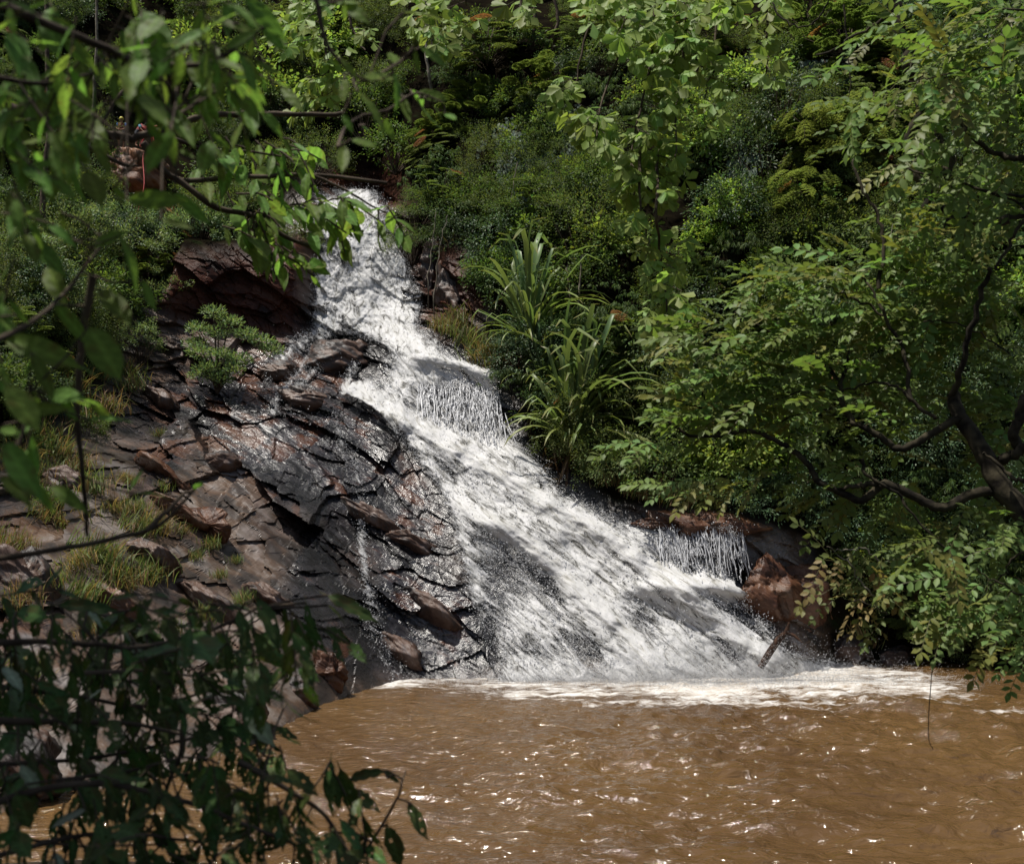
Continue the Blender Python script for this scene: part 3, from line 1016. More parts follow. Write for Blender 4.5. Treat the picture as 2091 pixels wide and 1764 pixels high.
# ------------------------------------------------------------------ leaf shapes (along, across, up) and plant meshes
T_DIA = (np.array([(0, 0, 0), (.45, .5, .05), (1, 0, -.06), (.45, -.5, .05)]), np.array([(0, 2, 1), (0, 3, 2)]))
T_OVAL = (np.array([(0, 0, 0), (.25, .38, .05), (.6, .5, .05), (1, 0, -.10), (.6, -.5, .05), (.25, -.38, .05), (.5, 0, 0)]),
          np.array([(0, 6, 1), (1, 6, 2), (2, 6, 3), (3, 6, 4), (4, 6, 5), (5, 6, 0)]))
T_LANCE = (np.array([(0, 0, 0), (.3, .5, .02), (1, 0, -.16), (.3, -.5, .02)]), np.array([(0, 2, 1), (0, 3, 2)]))
M_LEAF = leaf_material("leaf_matte", 0.55, 0.36, 0.18, 0.10)
M_GLOSS = leaf_material("leaf_glossy", 0.46, 0.30, 0.26, 0.10)
M_SOFT = leaf_material("leaf_thin", 0.55, 0.48, 0.18, 0.08)
M_BARK = bark_material("bark_brown", (0.035, 0.024, 0.016), (0.10, 0.075, 0.052))
M_PALEBARK = bark_material("bark_pale", (0.10, 0.085, 0.06), (0.26, 0.23, 0.18), 4)


def rdir(rng, n):
    v = rng.normal(0, 1, (n, 3))
    return v / np.linalg.norm(v, axis=1)[:, None]


def vary(rng, n, col, v=0.22, warm=0.10):
    c = np.array(col)[None] * (1 + v * rng.normal(0, 1, (n, 1)))
    w = rng.normal(0, warm, n)
    c[:, 0] *= 1 + 1.2 * w
    c[:, 2] *= 1 - 0.8 * w
    return np.clip(c, 0.004, 0.6)


def shrub_geo(seed, R=1.5, H=2.0, L=0.15, W=0.07, clumps=80, per=26, col=(0.05, 0.085, 0.03), tmpl=T_DIA, droop=0.35, spread=0.34, young=0.0):
    """rounded, uneven bush: twigs to many clumps, leaves round each twig end"""
    rng = np.random.default_rng(seed)
    g, st = Geo(), Geo()
    d = rdir(rng, clumps)
    d[:, 2] = np.abs(d[:, 2]) * 1.1 - 0.25
    d /= np.linalg.norm(d, axis=1)[:, None]
    rad = rng.uniform(0.55, 1.05, clumps) ** 0.6
    lump = 1 + 0.30 * np.sin(d[:, 0] * 4 + seed) * np.cos(d[:, 1] * 5 + seed * 2) + 0.14 * rng.normal(0, 1, clumps)
    c = d * (rad * lump)[:, None] * np.array([R, R, H * 0.6]) + np.array([0, 0, H * 0.55])
    n = clumps * per
    ci = np.repeat(np.arange(clumps), per)
    ax = rdir(rng, n) * 0.9 + d[ci] * 0.9
    ax[:, 2] -= droop
    off = ax * rng.uniform(0.05, spread, n)[:, None] * (R / 1.5)
    nr = np.array([0, 0, 1.0]) + 0.55 * rng.normal(0, 1, (n, 3)) + 0.5 * d[ci]
    t = vary(rng, n, col)
    cl = 1 + 0.18 * rng.normal(0, 1, clumps)
    t *= np.clip(cl, 0.6, 1.5)[ci][:, None]
    if young:
        y = (rng.random(clumps) < young)[ci]
        t[y] *= np.array([1.55, 1.4, 0.8])
    g.leaves(c[ci] + off, ax, nr, L * rng.uniform(0.6, 1.25, n), W * rng.uniform(0.7, 1.2, n), t, tmpl)
    for k in range(0, clumps, 3):
        m = c[k] * 0.55 + rng.normal(0, 0.08, 3)
        st.tube([(0.05 * d[k, 0], 0.05 * d[k, 1], -0.3), (m[0], m[1], m[2] * 0.85), c[k]], [0.022 * R, 0.014 * R, 0.005], 4, (1, 1, 1), False)
    return g, st


def feather_geo(seed, R=1.6, H=2.2, sprays=44, col=(0.11, 0.15, 0.038), red=0.015, drape=0.0):
    """acacia-like: flat tiers of bipinnate fronds"""
    rng = np.random.default_rng(seed)
    g, st = Geo(), Geo()
    for k in range(sprays):
        az = rng.uniform(0, 6.283)
        rr = rng.uniform(0.1, 0.75) * R
        z0 = H * rng.uniform(0.25, 1.0) * (1 - 0.35 * (rr / R) ** 2)
        base = np.array([math.cos(az) * rr, math.sin(az) * rr, z0])
        fl = rng.uniform(0.45, 1.0) * (0.62 if drape == 0 else 0.44) * R
        dirv = np.array([math.cos(az + rng.normal(0, .5)), math.sin(az + rng.normal(0, .5)), rng.uniform(-.15, .35) - drape])
        dirv /= np.linalg.norm(dirv)
        side = np.cross((0, 0, 1), dirv)
        side /= np.linalg.norm(side)
        np_ = 9 if drape == 0 else 7
        tt = np.linspace(0.18, 1, np_)
        spine = base + dirv * (tt * fl)[:, None] + np.array([0, 0, -1]) * ((0.30 + drape) * fl * tt ** 2)[:, None]
        st.tube([base * np.array([.35, .35, .7]), base, spine[4], spine[-1]], [0.016, 0.010, .005, .003], 3, (1, 1, 1), False)
        tcol = np.array(col) * rng.uniform(0.75, 1.3)
        if rng.random() < red:
            tcol = np.array((0.20, 0.09, 0.035))
        pl = 0.34 * fl * np.sin(np.linspace(0.5, 2.7, np_))
        for sg in (-1, 1):
            nl = 8
            q = np.linspace(0.12, 1, nl)
            pd = side * sg + dirv * 0.55
            pd /= np.linalg.norm(pd)
            pos = (spine[:, None] + pd * (pl[:, None] * q)[..., None] + np.array([0, 0, -1]) * (0.25 * pl[:, None] * q ** 2)[..., None]).reshape(-1, 3)
            for s2 in (-1, 1):
                ax = np.cross((0, 0, 1.0), pd) * s2 + pd * 0.4
                n = len(pos)
                g.leaves(pos, np.tile(ax, (n, 1)) + rng.normal(0, .12, (n, 3)), np.tile((0, 0, 1.0), (n, 1)) + rng.normal(0, .25 if drape == 0 else .5, (n, 3)),
                         0.085 * R / 1.6 * 1.25, (0.036 if drape == 0 else 0.022) * R / 1.6 * 1.25, vary(rng, n, tcol, 0.12, 0.05), T_DIA)
    return g, st


def bamboo_geo(seed, H=3.2, culms=12, nodes=26, col=(0.082, 0.125, 0.042), L=0.24, W=0.034):
    """arching canes hung with fans of narrow drooping leaves"""
    rng = np.random.default_rng(seed)
    g, st = Geo(), Geo()
    for k in range(culms):
        az = rng.uniform(-math.pi, 0) if rng.random() < .8 else rng.uniform(0, 6.28)
        ln = H * rng.uniform(0.7, 1.25)
        t = np.linspace(0, 1, nodes)
        out = ln * (0.20 * t + 0.42 * t ** 2.2)
        up = ln * (0.95 * t - 0.62 * t ** 2.6)
        b = rng.normal(0, .16, 3) * np.array([1, 1, 0])
        p = b + np.stack([math.cos(az) * out, math.sin(az) * out, up], 1)
        st.tube(p, np.linspace(.018, .004, nodes), 4, (1, 1, 1), False)
        for j in range(3, nodes):
            m = rng.integers(8, 14)
            tw = rng.uniform(0, 6.28)
            twd = np.array([math.cos(tw), math.sin(tw), -.25]) * rng.uniform(.05, .42)
            c = p[j] + twd
            a = rng.uniform(0, 6.28, m)
            ax = np.stack([np.cos(a) * .75, np.sin(a) * .75, -rng.uniform(.35, 1.3, m)], 1) + twd * 1.3
            nr = np.array([0, 0, 1.]) + rng.normal(0, .6, (m, 3))
            g.leaves(np.tile(c, (m, 1)) + rng.normal(0, .02, (m, 3)), ax, nr, L * rng.uniform(.6, 1.2, m), W, vary(rng, m, np.array(col) * rng.uniform(.8, 1.25), .15, .08), T_LANCE)
    return g, st


def tuft_geo(seed, n=190, L=0.55, W=0.010, col=(0.10, 0.13, 0.04), dry=0.3, hang=0.5):
    """grass clump of curved blades, some of them dry"""
    rng = np.random.default_rng(seed)
    g = Geo()
    for k in range(n):
        az = rng.uniform(0, 6.283)
        ln = L * rng.uniform(.45, 1.2)
        lean = rng.uniform(.15, 1.0)
        t = np.linspace(0, 1, 5)
        o = ln * lean * t ** 1.5 * 0.8
        h = ln * (t - hang * lean * t ** 2.2)
        b = rng.normal(0, .17, 3) * np.array([1, 1, .2]) * (L / .5)
        p = b + np.stack([math.cos(az) * o, math.sin(az) * o, h], 1)
        s = np.array([-math.sin(az), math.cos(az), 0])
        w = W * np.array([.7, 1, .8, .5, .05])
        V = np.concatenate([p + s * w[:, None], p - s * w[:, None]])
        Fq = [(i, i + 1, i + 6, i + 5) for i in range(4)]
        c = np.array((0.20, 0.13, 0.06)) * rng.uniform(.6, 1.3) if rng.random() < dry else np.array(col) * rng.uniform(.7, 1.4)
        g.add(V, Fq, c)
    return g


PROTO = {}


def proto(kind):
    """foliage and stem meshes of a plant kind, made once"""
    if kind in PROTO:
        return PROTO[kind]
    k, i = kind.rsplit("_", 1)
    i = int(i)
    mat = M_LEAF
    if k == "broad":
        g, st = shrub_geo(100 + i, 1.5, 2.0, .17, .085, 90, 26, (.075, .118, .030), T_DIA, .45, .36, .10)
    elif k == "fine":
        g, st = shrub_geo(120 + i, 1.5, 2.1, .085, .045, 120, 46, (.088, .118, .036), T_DIA, .1, .34, .06)
    elif k == "glossy":
        g, st = shrub_geo(140 + i, 1.5, 2.0, .13, .06, 90, 34, (.060, .100, .044), T_DIA, .55, .34)
        mat = M_GLOSS
    elif k == "pale":
        g, st = shrub_geo(160 + i, 1.4, 1.9, .125, .05, 85, 40, (.15, .205, .085), T_DIA, -.1, .26)
        mat = M_GLOSS
    elif k == "feather":
        g, st = feather_geo(180 + i)
    elif k == "drape":
        g, st = feather_geo(200 + i, 1.7, 2.4, 110, (.165, .215, .06), .01, .40)
    elif k == "bamboo":
        g, st = bamboo_geo(220 + i)
    elif k == "bright":
        g, st = shrub_geo(240 + i, 1.5, 2.0, .20, .12, 80, 24, (.16, .23, .045), T_OVAL, .25, .36)
        mat = M_SOFT
    elif k == "tuft":
        g, st = tuft_geo(260 + i), None
    elif k == "drytuft":
        g, st = tuft_geo(280 + i, 190, .6, .009, (.12, .14, .045), .6, .8), None
    PROTO[kind] = (g.mesh(k + "_foliage", mat), st.mesh(k + "_stem", M_BARK) if st else None)
    return PROTO[kind]


PLANTS = []


def plant(name, kind, loc, size=1.0, rz=None, label="", cat="shrub", group=None, tilt=(0, 0), stemname="stem", crown="foliage"):
    fo, st = proto(kind)
    rz = RNG.uniform(0, 6.28) if rz is None else rz
    if st is None:
        o = link(name, fo, None, loc, (tilt[0], tilt[1], rz), size)
        tag(o, label, cat, group)
    else:
        o = link(name, None, None, loc, (tilt[0], tilt[1], rz), size)
        tag(o, label, cat, group)
        link(crown, fo, o)
        link(stemname, st, o)
    PLANTS.append(o)
    return o


def at(vx, vy, lift=0.0):
    p = hit(vx, vy)
    return p + np.array([0, -0.15, lift])


# ------------------------------------------------------------------ undergrowth: what nobody could count on the gorge walls
def undergrowth(name, label, polys, holes, n, kinds, smin, smax, seed):
    rng = np.random.default_rng(seed)
    ids, pos, scl, rot = [], [], [], []
    tries = 0
    while len(pos) < n and tries < n * 60:
        tries += 1
        poly = polys[rng.integers(len(polys))]
        pa = np.array(poly, float)
        q = rng.uniform(pa.min(0), pa.max(0))
        if not in_poly(q[None], poly)[0] or any(in_poly(q[None], h)[0] for h in holes):
            continue
        p = hit(q[0], q[1], 120)
        ks = kinds[int(np.clip((vnoise(np.array(p[0] * .22), np.array(p[2] * .22), 4) * .75 + .5) * len(kinds) + rng.normal(0, .8), 0, len(kinds) - 1))]
        ids.append(ks)
        pos.append(p + np.array([0, 0.25, -0.35]))
        scl.append(rng.uniform(smin, smax))
        rot.append((rng.normal(.30, .15), rng.normal(0, .12), rng.uniform(0, 6.28)))
    me = bpy.data.meshes.new(name)
    me.from_pydata([tuple(p) for p in pos], [], [])
    for an, ty, data in (("kind_id", 'INT', [sorted(set(kinds)).index(k) for k in ids]), ("size", 'FLOAT', scl)):
        a = me.attributes.new(an, ty, 'POINT')
        a.data.foreach_set("value", data)
    a = me.attributes.new("turn", 'FLOAT_VECTOR', 'POINT')
    a.data.foreach_set("vector", np.array(rot, np.float32).ravel())
    o = link(name, me)
    ng = bpy.data.node_groups.new(name, 'GeometryNodeTree')
    ng.interface.new_socket("Geometry", in_out='INPUT', socket_type='NodeSocketGeometry')
    ng.interface.new_socket("Geometry", in_out='OUTPUT', socket_type='NodeSocketGeometry')
    gi, go = ng.nodes.new("NodeGroupInput"), ng.nodes.new("NodeGroupOutput")
    jn = ng.nodes.new("GeometryNodeJoinGeometry")

    def named(nm, ty):
        nn = ng.nodes.new("GeometryNodeInputNamedAttribute")
        nn.data_type = ty
        nn.inputs["Name"].default_value = nm
        return nn.outputs[0]
    kid, siz, trn = named("kind_id", 'INT'), named("size", 'FLOAT'), named("turn", 'FLOAT_VECTOR')
    e2r = ng.nodes.new("FunctionNodeEulerToRotation")
    ng.links.new(trn, e2r.inputs[0])
    m2p = ng.nodes.new("GeometryNodeMeshToPoints")
    ng.links.new(gi.outputs[0], m2p.inputs[0])
    for i, k in enumerate(sorted(set(kinds))):
        src = bpy.data.objects.new(k + "_source", proto(k)[0])       # read by the nodes only; not linked into the scene
        ob = ng.nodes.new("GeometryNodeObjectInfo")
        ob.inputs["Object"].default_value = src
        ob.inputs["As Instance"].default_value = True
        cmp_ = ng.nodes.new("FunctionNodeCompare")
        cmp_.data_type = 'INT'
        cmp_.operation = 'EQUAL'
        ng.links.new(kid, cmp_.inputs[2])
        cmp_.inputs[3].default_value = i
        io = ng.nodes.new("GeometryNodeInstanceOnPoints")
        ng.links.new(m2p.outputs[0], io.inputs["Points"])
        ng.links.new(cmp_.outputs[0], io.inputs["Selection"])
        ng.links.new(ob.outputs["Geometry"], io.inputs["Instance"])
        ng.links.new(e2r.outputs[0], io.inputs["Rotation"])
        ng.links.new(siz, io.inputs["Scale"])
        ng.links.new(io.outputs[0], jn.inputs[0])
    ng.links.new(jn.outputs[0], go.inputs[0])
    md = o.modifiers.new("scatter", 'NODES')
    md.node_group = ng
    tag(o, label, None, kind="stuff")
    return o


R_POLY = [(880, 400), (830, 250), (850, -150), (2350, -150), (2350, 1330), (1900, 1320), (1720, 1240), (1640, 1080), (1500, 1030), (1290, 1010), (1200, 960), (1150, 900), (1060, 760), (990, 640), (930, 560)]
L_POLY = [(-200, -150), (860, -150), (830, 200), (640, 330), (560, 470), (430, 480), (330, 560), (210, 690), (100, 820), (-200, 900)]
undergrowth("undergrowth", "dense mixed green undergrowth covering the gorge wall right of the waterfall", [R_POLY],
            [[(880, 530), (960, 520), (1010, 660), (880, 680)], [(900, -100), (1150, -100), (1150, 60), (900, 60)], [(1300, 430), (1520, 300), (1540, 420), (1320, 600)]],
            900, ["feather_0", "fine_0", "fine_1", "broad_0", "glossy_0", "bamboo_0", "bamboo_1", "broad_1", "bright_0"], 0.5, 1.15, 21)
undergrowth("undergrowth", "mixed green undergrowth on the upper left side of the gorge", [L_POLY],
            [[(180, 180), (420, 180), (420, 420), (180, 420)], [(620, 250), (820, 250), (820, 420), (560, 500)]],
            330, ["fine_0", "broad_0", "feather_0", "glossy_0", "fine_1", "broad_1"], 0.5, 1.1, 22)
# ------------------------------------------------------------------ boulders
def boulder(name, label, loc, dims, seed, rz=0.0, mat=None, group=None, n=96, rough=0.16):
    rng = np.random.default_rng(seed)
    th = np.linspace(0, math.pi, n // 2 + 1)
    tip = rng.uniform(.2, .5)
    ph = np.linspace(0, 2 * math.pi, n, endpoint=False)
    T, Ph = np.meshgrid(th, ph, indexing='ij')
    D = np.stack([np.sin(T) * np.cos(Ph), np.sin(T) * np.sin(Ph), np.cos(T)], -1)
    r = np.ones(T.shape)
    for k in range(22):                                   # cut by random planes: broken faces
        v = rdir(rng, 1)[0]
        h = rng.uniform(0.58, 0.93)
        c = D @ v
        r = np.where(c > 0.05, np.minimum(r, h / np.maximum(c, 1e-3)), r)
    r = r + 0.05 * np.abs(fbm(D[..., 0] * 2 + seed, D[..., 2] * 9 + D[..., 0] * 3, 5, 3)) * -1
    r = r * (1 + rough * 0.7 * fbm(D[..., 0] * 2.3 + seed, D[..., 2] * 3.1 + D[..., 1] * 2, 3, 5)) + 0.02 * fbm(D[..., 0] * 9 + seed, D[..., 2] * 12 + D[..., 1] * 7, 6, 2)
    Pn = D * r[..., None] * np.array(dims) / 2
    sc = 2.6 / max(dims)
    rel = rock_detail((Pn[..., 0] + .6 * Pn[..., 1]) * sc * 1.3 + seed * 7.0, (Pn[..., 2] + .25 * Pn[..., 1]) * sc * 1.3 + seed * 3.0) / sc
    V = (Pn - D * (rel * .34 * np.sin(T) ** .5)[..., None]).reshape(-1, 3)
    i = np.arange(T.size).reshape(T.shape)
    j = np.roll(i, -1, axis=1)
    F = np.stack([i[:-1], i[1:], j[1:], j[:-1]], -1).reshape(-1, 4)
    o = link(name, raw_mesh(name, V, F, None, mat or M_BOULDER, False), None, loc, (0, 0, rz))
    if name == 'rock':
        o.rotation_euler = (-.5, math.radians(30), rz)     # lies along the bedding
    tag(o, label, "rock", group)
    return o


def on_slope(vx, vy, out=0.0):
    """a point on the rock surface itself"""
    p = hit(vx, vy)
    p[1] = float(surf_y(np.array([p[0]]), np.array([p[2]]))[0]) - out
    return p


M_REDROCK = rock_material("red_rock", True)
for _nd in M_REDROCK.node_tree.nodes:
    if _nd.type == 'VALUE':
        _nd.outputs[0].default_value = 0.25
for _nd in M_REDROCK.node_tree.nodes:
    if _nd.type == "VALTORGB" and len(_nd.color_ramp.elements) == 5:
        for _e, _c in zip(_nd.color_ramp.elements, ((0.018, 0.011, 0.009), (0.055, 0.024, 0.014), (0.09, 0.038, 0.019), (0.13, 0.065, 0.037), (0.13, 0.095, 0.075))):
            _e.color = (*_c, 1)
M_ORANGE = rock_material("rust_rock", True)
for _nd in M_ORANGE.node_tree.nodes:
    if _nd.type == 'VALUE':
        _nd.outputs[0].default_value = 0.0
    if _nd.type == 'VALTORGB':
        for _e, _c in zip(_nd.color_ramp.elements, ((0.04, 0.022, 0.015), (0.13, 0.055, 0.028), (0.20, 0.085, 0.038), (0.25, 0.13, 0.075), (0.27, 0.19, 0.15))):
            _e.color = (*_c, 1)
    if _nd.type == 'BSDF_PRINCIPLED':
        _nd.inputs["Specular IOR Level"].default_value = 0.15
boulder("boulder", "smooth dark wet boulder lying on the glistening slab", on_slope(462, 945, .25), (1.9, 1.3, 1.35), 4, .4)
boulder("boulder", "black block of rock under the leftmost thin stream of the fall", on_slope(574, 756, .3), (2.6, 1.8, 1.3), 9, .1)
boulder("boulder", "slate grey slab leaning below the black block at the fall", on_slope(618, 812, .3), (3.2, 1.4, 1.5), 13, -.2)
boulder("boulder", "humped dark outcrop splitting the fall at its ledge", on_slope(690, 740, .2), (3.9, 2.6, 2.5), 17, .3)
boulder("boulder", "red brown rounded boulder at the right foot of the fall", on_slope(1560, 1195, .3), (2.5, 2.4, 2.7), 22, .2, M_REDROCK)
boulder("boulder", "large red brown block standing in shade behind the rounded boulder", on_slope(1655, 1235, -.4), (3.4, 2.6, 4.2), 25, .7, M_REDROCK)
boulder("boulder", "grey wet rock at the water's edge right of the driftwood", WATER(1730, 1352) + np.array([0, -.1, .35]), (2.0, 1.4, 1.7), 31, .2)
boulder("boulder", "low dark rock on the shaded right shore", WATER(1830, 1350) + np.array([0, 0, .2]), (2.6, 1.6, 1.1), 33, .9)
boulder("boulder", "brown rounded rock standing in the pool edge below the wet slope", WATER(668, 1425) + np.array([0, .2, .65]), (1.5, 1.3, 2.1), 37, .4, M_REDROCK)
boulder("boulder", "dark rock beside the brown rounded one at the pool edge", WATER(612, 1452) + np.array([0, .2, .5]), (1.2, 1.2, 1.9), 38, 1.4)
boulder("boulder", "grey crinkled rock wading in the pool behind the low leaves", WATER(480, 1510) + np.array([0, .3, .6]), (1.9, 1.6, 2.0), 41, .6)
boulder("boulder", "pale grey rock on the shore at the left edge", WATER(40, 1640) + np.array([0, .3, .5]), (1.7, 1.5, 1.9), 43, .1)
boulder("boulder", "rust orange climbing rock under the two men", P(266, 374, 56.2), (4.6, 4.6, 4.7), 47, .5, M_ORANGE)
boulder("boulder", "red weathered ledge below the climbing rock", P(318, 440, 54.6), (4.2, 3.0, 2.6), 49, .3, M_ORANGE)
boulder("boulder", "mossy brown rock jutting out behind the upper screw pine", on_slope(935, 600, -.2), (4.0, 2.6, 4.0), 55, .3)
boulder("boulder", "pale streaked rock rib right of the upper fall", on_slope(885, 560, 0), (1.9, 1.8, 5.2), 57, .1)
boulder("boulder", "flat wet rock shelf above the small right cascade", on_slope(1430, 1056, -.3) - np.array([0, 0, .25]), (6.4, 2.4, 1.0), 59, .05, M_REDROCK)
for k, (vx, vy, w, h, lab) in enumerate((
        (330, 960, 2.4, .9, "tan slab with a grassy crack left of the dark boulder"), (400, 1060, 3.2, 1.0, "tan sloping slab below the dark boulder"), (160, 990, 1.8, .9, "grey glistening rock above the hollow on the left"),
        (70, 1010, 2.6, 1.8, "dark round rock beside the hollow at the left edge"), (60, 1180, 2.4, 1.6, "rough brown rock with dry grass at the left edge"), (330, 1140, 1.9, .8, "grey rock between the grass clumps of the left slope"),
        (420, 1230, 2.6, .9, "silvery slab above the low leaves"), (250, 1240, 1.8, .8, "pinkish rock just above the low leaves"), (560, 1230, 2.2, .8, "brown ledge at the foot of the tan slab"),
        (330, 820, 2.0, .8, "brown plate of rock under the dry grass"), (820, 1330, 2.2, 1.4, "blue grey broken block low beside the fall"), (880, 1250, 2.6, 1.0, "rosy wet slab touching the fall"),
        (850, 1120, 2.4, .9, "blue grey tilted slab with a dark undercut"), (760, 1060, 2.6, .8, "slick grey plate in the middle of the wet slope"))):
    boulder("rock", lab, on_slope(vx, vy, -.12), (w * 1.25, w * .9, h), 70 + k, RNG.uniform(-.3, .3), M_BOULDER if k not in (0, 1, 7) else M_REDROCK, n=84)

# ------------------------------------------------------------------ driftwood
dg = Geo()
dw = [WATER(1560, 1372) + np.array([0, -.4, -.3]), WATER(1560, 1372) + np.array([.25, -.4, .35])]
a0 = P(1572, 1330, 37.0)
a1 = P(1590, 1304, 37.0)
a2 = P(1606, 1290, 36.9)
a3 = P(1612, 1270, 36.8)
a4 = P(1640, 1312, 36.6)
dg.tube([a0 - np.array([.35, 0, .55]), a0, a1, a2, a3], [.12, .13, .12, .10, .04], 9, (1, 1, 1))
dg.tube([a2, (a2 + a4) / 2 + np.array([0, 0, .06]), a4], [.09, .06, .02], 8, (1, 1, 1))
M_DRIFT = bark_material("driftwood_bark", (0.012, 0.007, 0.005), (0.065, 0.032, 0.018), 5.5, .6)
tag(dg.build("driftwood", M_DRIFT), "forked brown log sticking out of the foam at the right foot of the fall", "driftwood")

# ------------------------------------------------------------------ screw pines: every strap leaf its own part
def strap_mesh(seed, L, W, rise, bend, col, dry=False):
    rng = np.random.default_rng(seed)
    n = 10
    t = np.linspace(0, 1, n)
    if bend > 0:                                            # kinked: straight, then folded over
        ang = rise - smooth(bend - .05, bend + .12, t) * rng.uniform(1.3, 2.2) - .35 * t
    else:
        ang = rise - 2.1 * t ** 1.5 * rng.uniform(.8, 1.15)
    ds = L / (n - 1)
    x = np.concatenate([[0], np.cumsum(np.cos(ang[:-1]) * ds)])
    z = np.concatenate([[0], np.cumsum(np.sin(ang[:-1]) * ds)])
    w = W * np.interp(t, [0, .1, .75, .93, 1], [.9, 1, .9, .6, .08])
    keel = 0.45 * w
    nx_, nz_ = -np.sin(ang), np.cos(ang)
    L_ = np.stack([x + nx_ * keel, w, z + nz_ * keel], 1)
    M_ = np.stack([x, 0 * w, z], 1)
    R_ = np.stack([x + nx_ * keel, -w, z + nz_ * keel], 1)
    Fq = [(i, i + n, i + n + 1, i + 1) for i in range(n - 1)] + [(i + n, i + 2 * n, i + 2 * n + 1, i + n + 1) for i in range(n - 1)]
    g = Geo()
    c = np.array(col)[None] * np.ones((n, 1))
    if not dry:
        tip = smooth(.86, 1.0, t)[:, None]
        c = c * (1 - tip) + np.array((.20, .17, .06)) * tip
    g.add(np.concatenate([L_, M_, R_]), Fq, np.concatenate([c, c * .85, c]))
    return g.mesh("strap_leaf", M_STRAP)


M_STRAP = leaf_material("strap_leaf", 0.42, 0.28, 0.3, 0.12)
STRAPS = [strap_mesh(300 + i, 1.0, .0205, r, b, c) for i, (r, b, c) in enumerate((
    (1.40, .74, (.12, .18, .062)), (1.28, .66, (.13, .185, .06)), (1.47, .84, (.10, .165, .062)), (1.12, .70, (.14, .19, .055)), (1.0, 0, (.19, .245, .065)), (.85, 0, (.19, .24, .065)), (1.2, 0, (.15, .21, .065)), (.80, .72, (.14, .19, .06))))]
STRAPS_DRY = [strap_mesh(330 + i, 1.0, .013, r, b, c, True) for i, (r, b, c) in enumerate(((-1.0, .4, (.13, .07, .04)), (-.6, .3, (.17, .105, .06)), (-1.25, .5, (.11, .06, .035)), (.2, .25, (.16, .10, .055))))]


def screw_pine(label, base, size, n, ndry, seed, lean=0.0):
    rng = np.random.default_rng(seed)
    root = link("screw_pine", None, None, base)
    tag(root, label, "screw pine", "screw pines beside the waterfall")
    tr = Geo()
    tr.tube([(0, .8, -1.3), (.1, .35, -.7), (0, 0, 0), (0, 0, .25)], [.06, .07, .08, .05], 8)
    tr.build("trunk", M_BARK, root)
    for k in range(n):
        q = k / n
        az = k * 2.399 + rng.normal(0, .25)
        steep = 1 - q                                       # inner leaves upright, outer ones arching
        m = STRAPS[rng.choice((0, 1, 2, 6) if steep > .55 else (3, 4, 5, 6, 7, 4, 1))]
        sz = size * (.62 if -.75 * math.cos(az) - .66 * math.sin(az) > .25 and steep < .75 else 1.0)      # shorter towards the fall, so that they cast no shadow on it
        link("leaf", m, root, (rng.normal(0, .05), rng.normal(0, .05), .25 * steep), (rng.normal(0, .22), -.55 * (steep - .5) + rng.normal(0, .12) + lean * math.cos(az), az), sz * rng.uniform(.55, 1.15) * (1 + .15 * steep))
    for k in range(ndry):
        az = rng.uniform(0, 6.283)
        link("leaf", STRAPS_DRY[k % 4], root, (rng.normal(0, .08), rng.normal(0, .08), -.1), (rng.normal(0, .25), rng.normal(0, .15), az), size * rng.uniform(.3, .75))["label"] = "withered brown strap leaf"
    return root


screw_pine("big lower screw pine leaning over the middle of the fall", P(1162, 915, 43.7), 5.4, 190, 44, 1).rotation_euler = (0.12, 0.16, 0)
screw_pine("upper screw pine growing above the mossy ledge", P(1082, 705, 46.2), 5.2, 84, 34, 2, -.1)
screw_pine("small dark screw pine between the two large ones", P(1112, 800, 45.2), 3.6, 36, 16, 3)

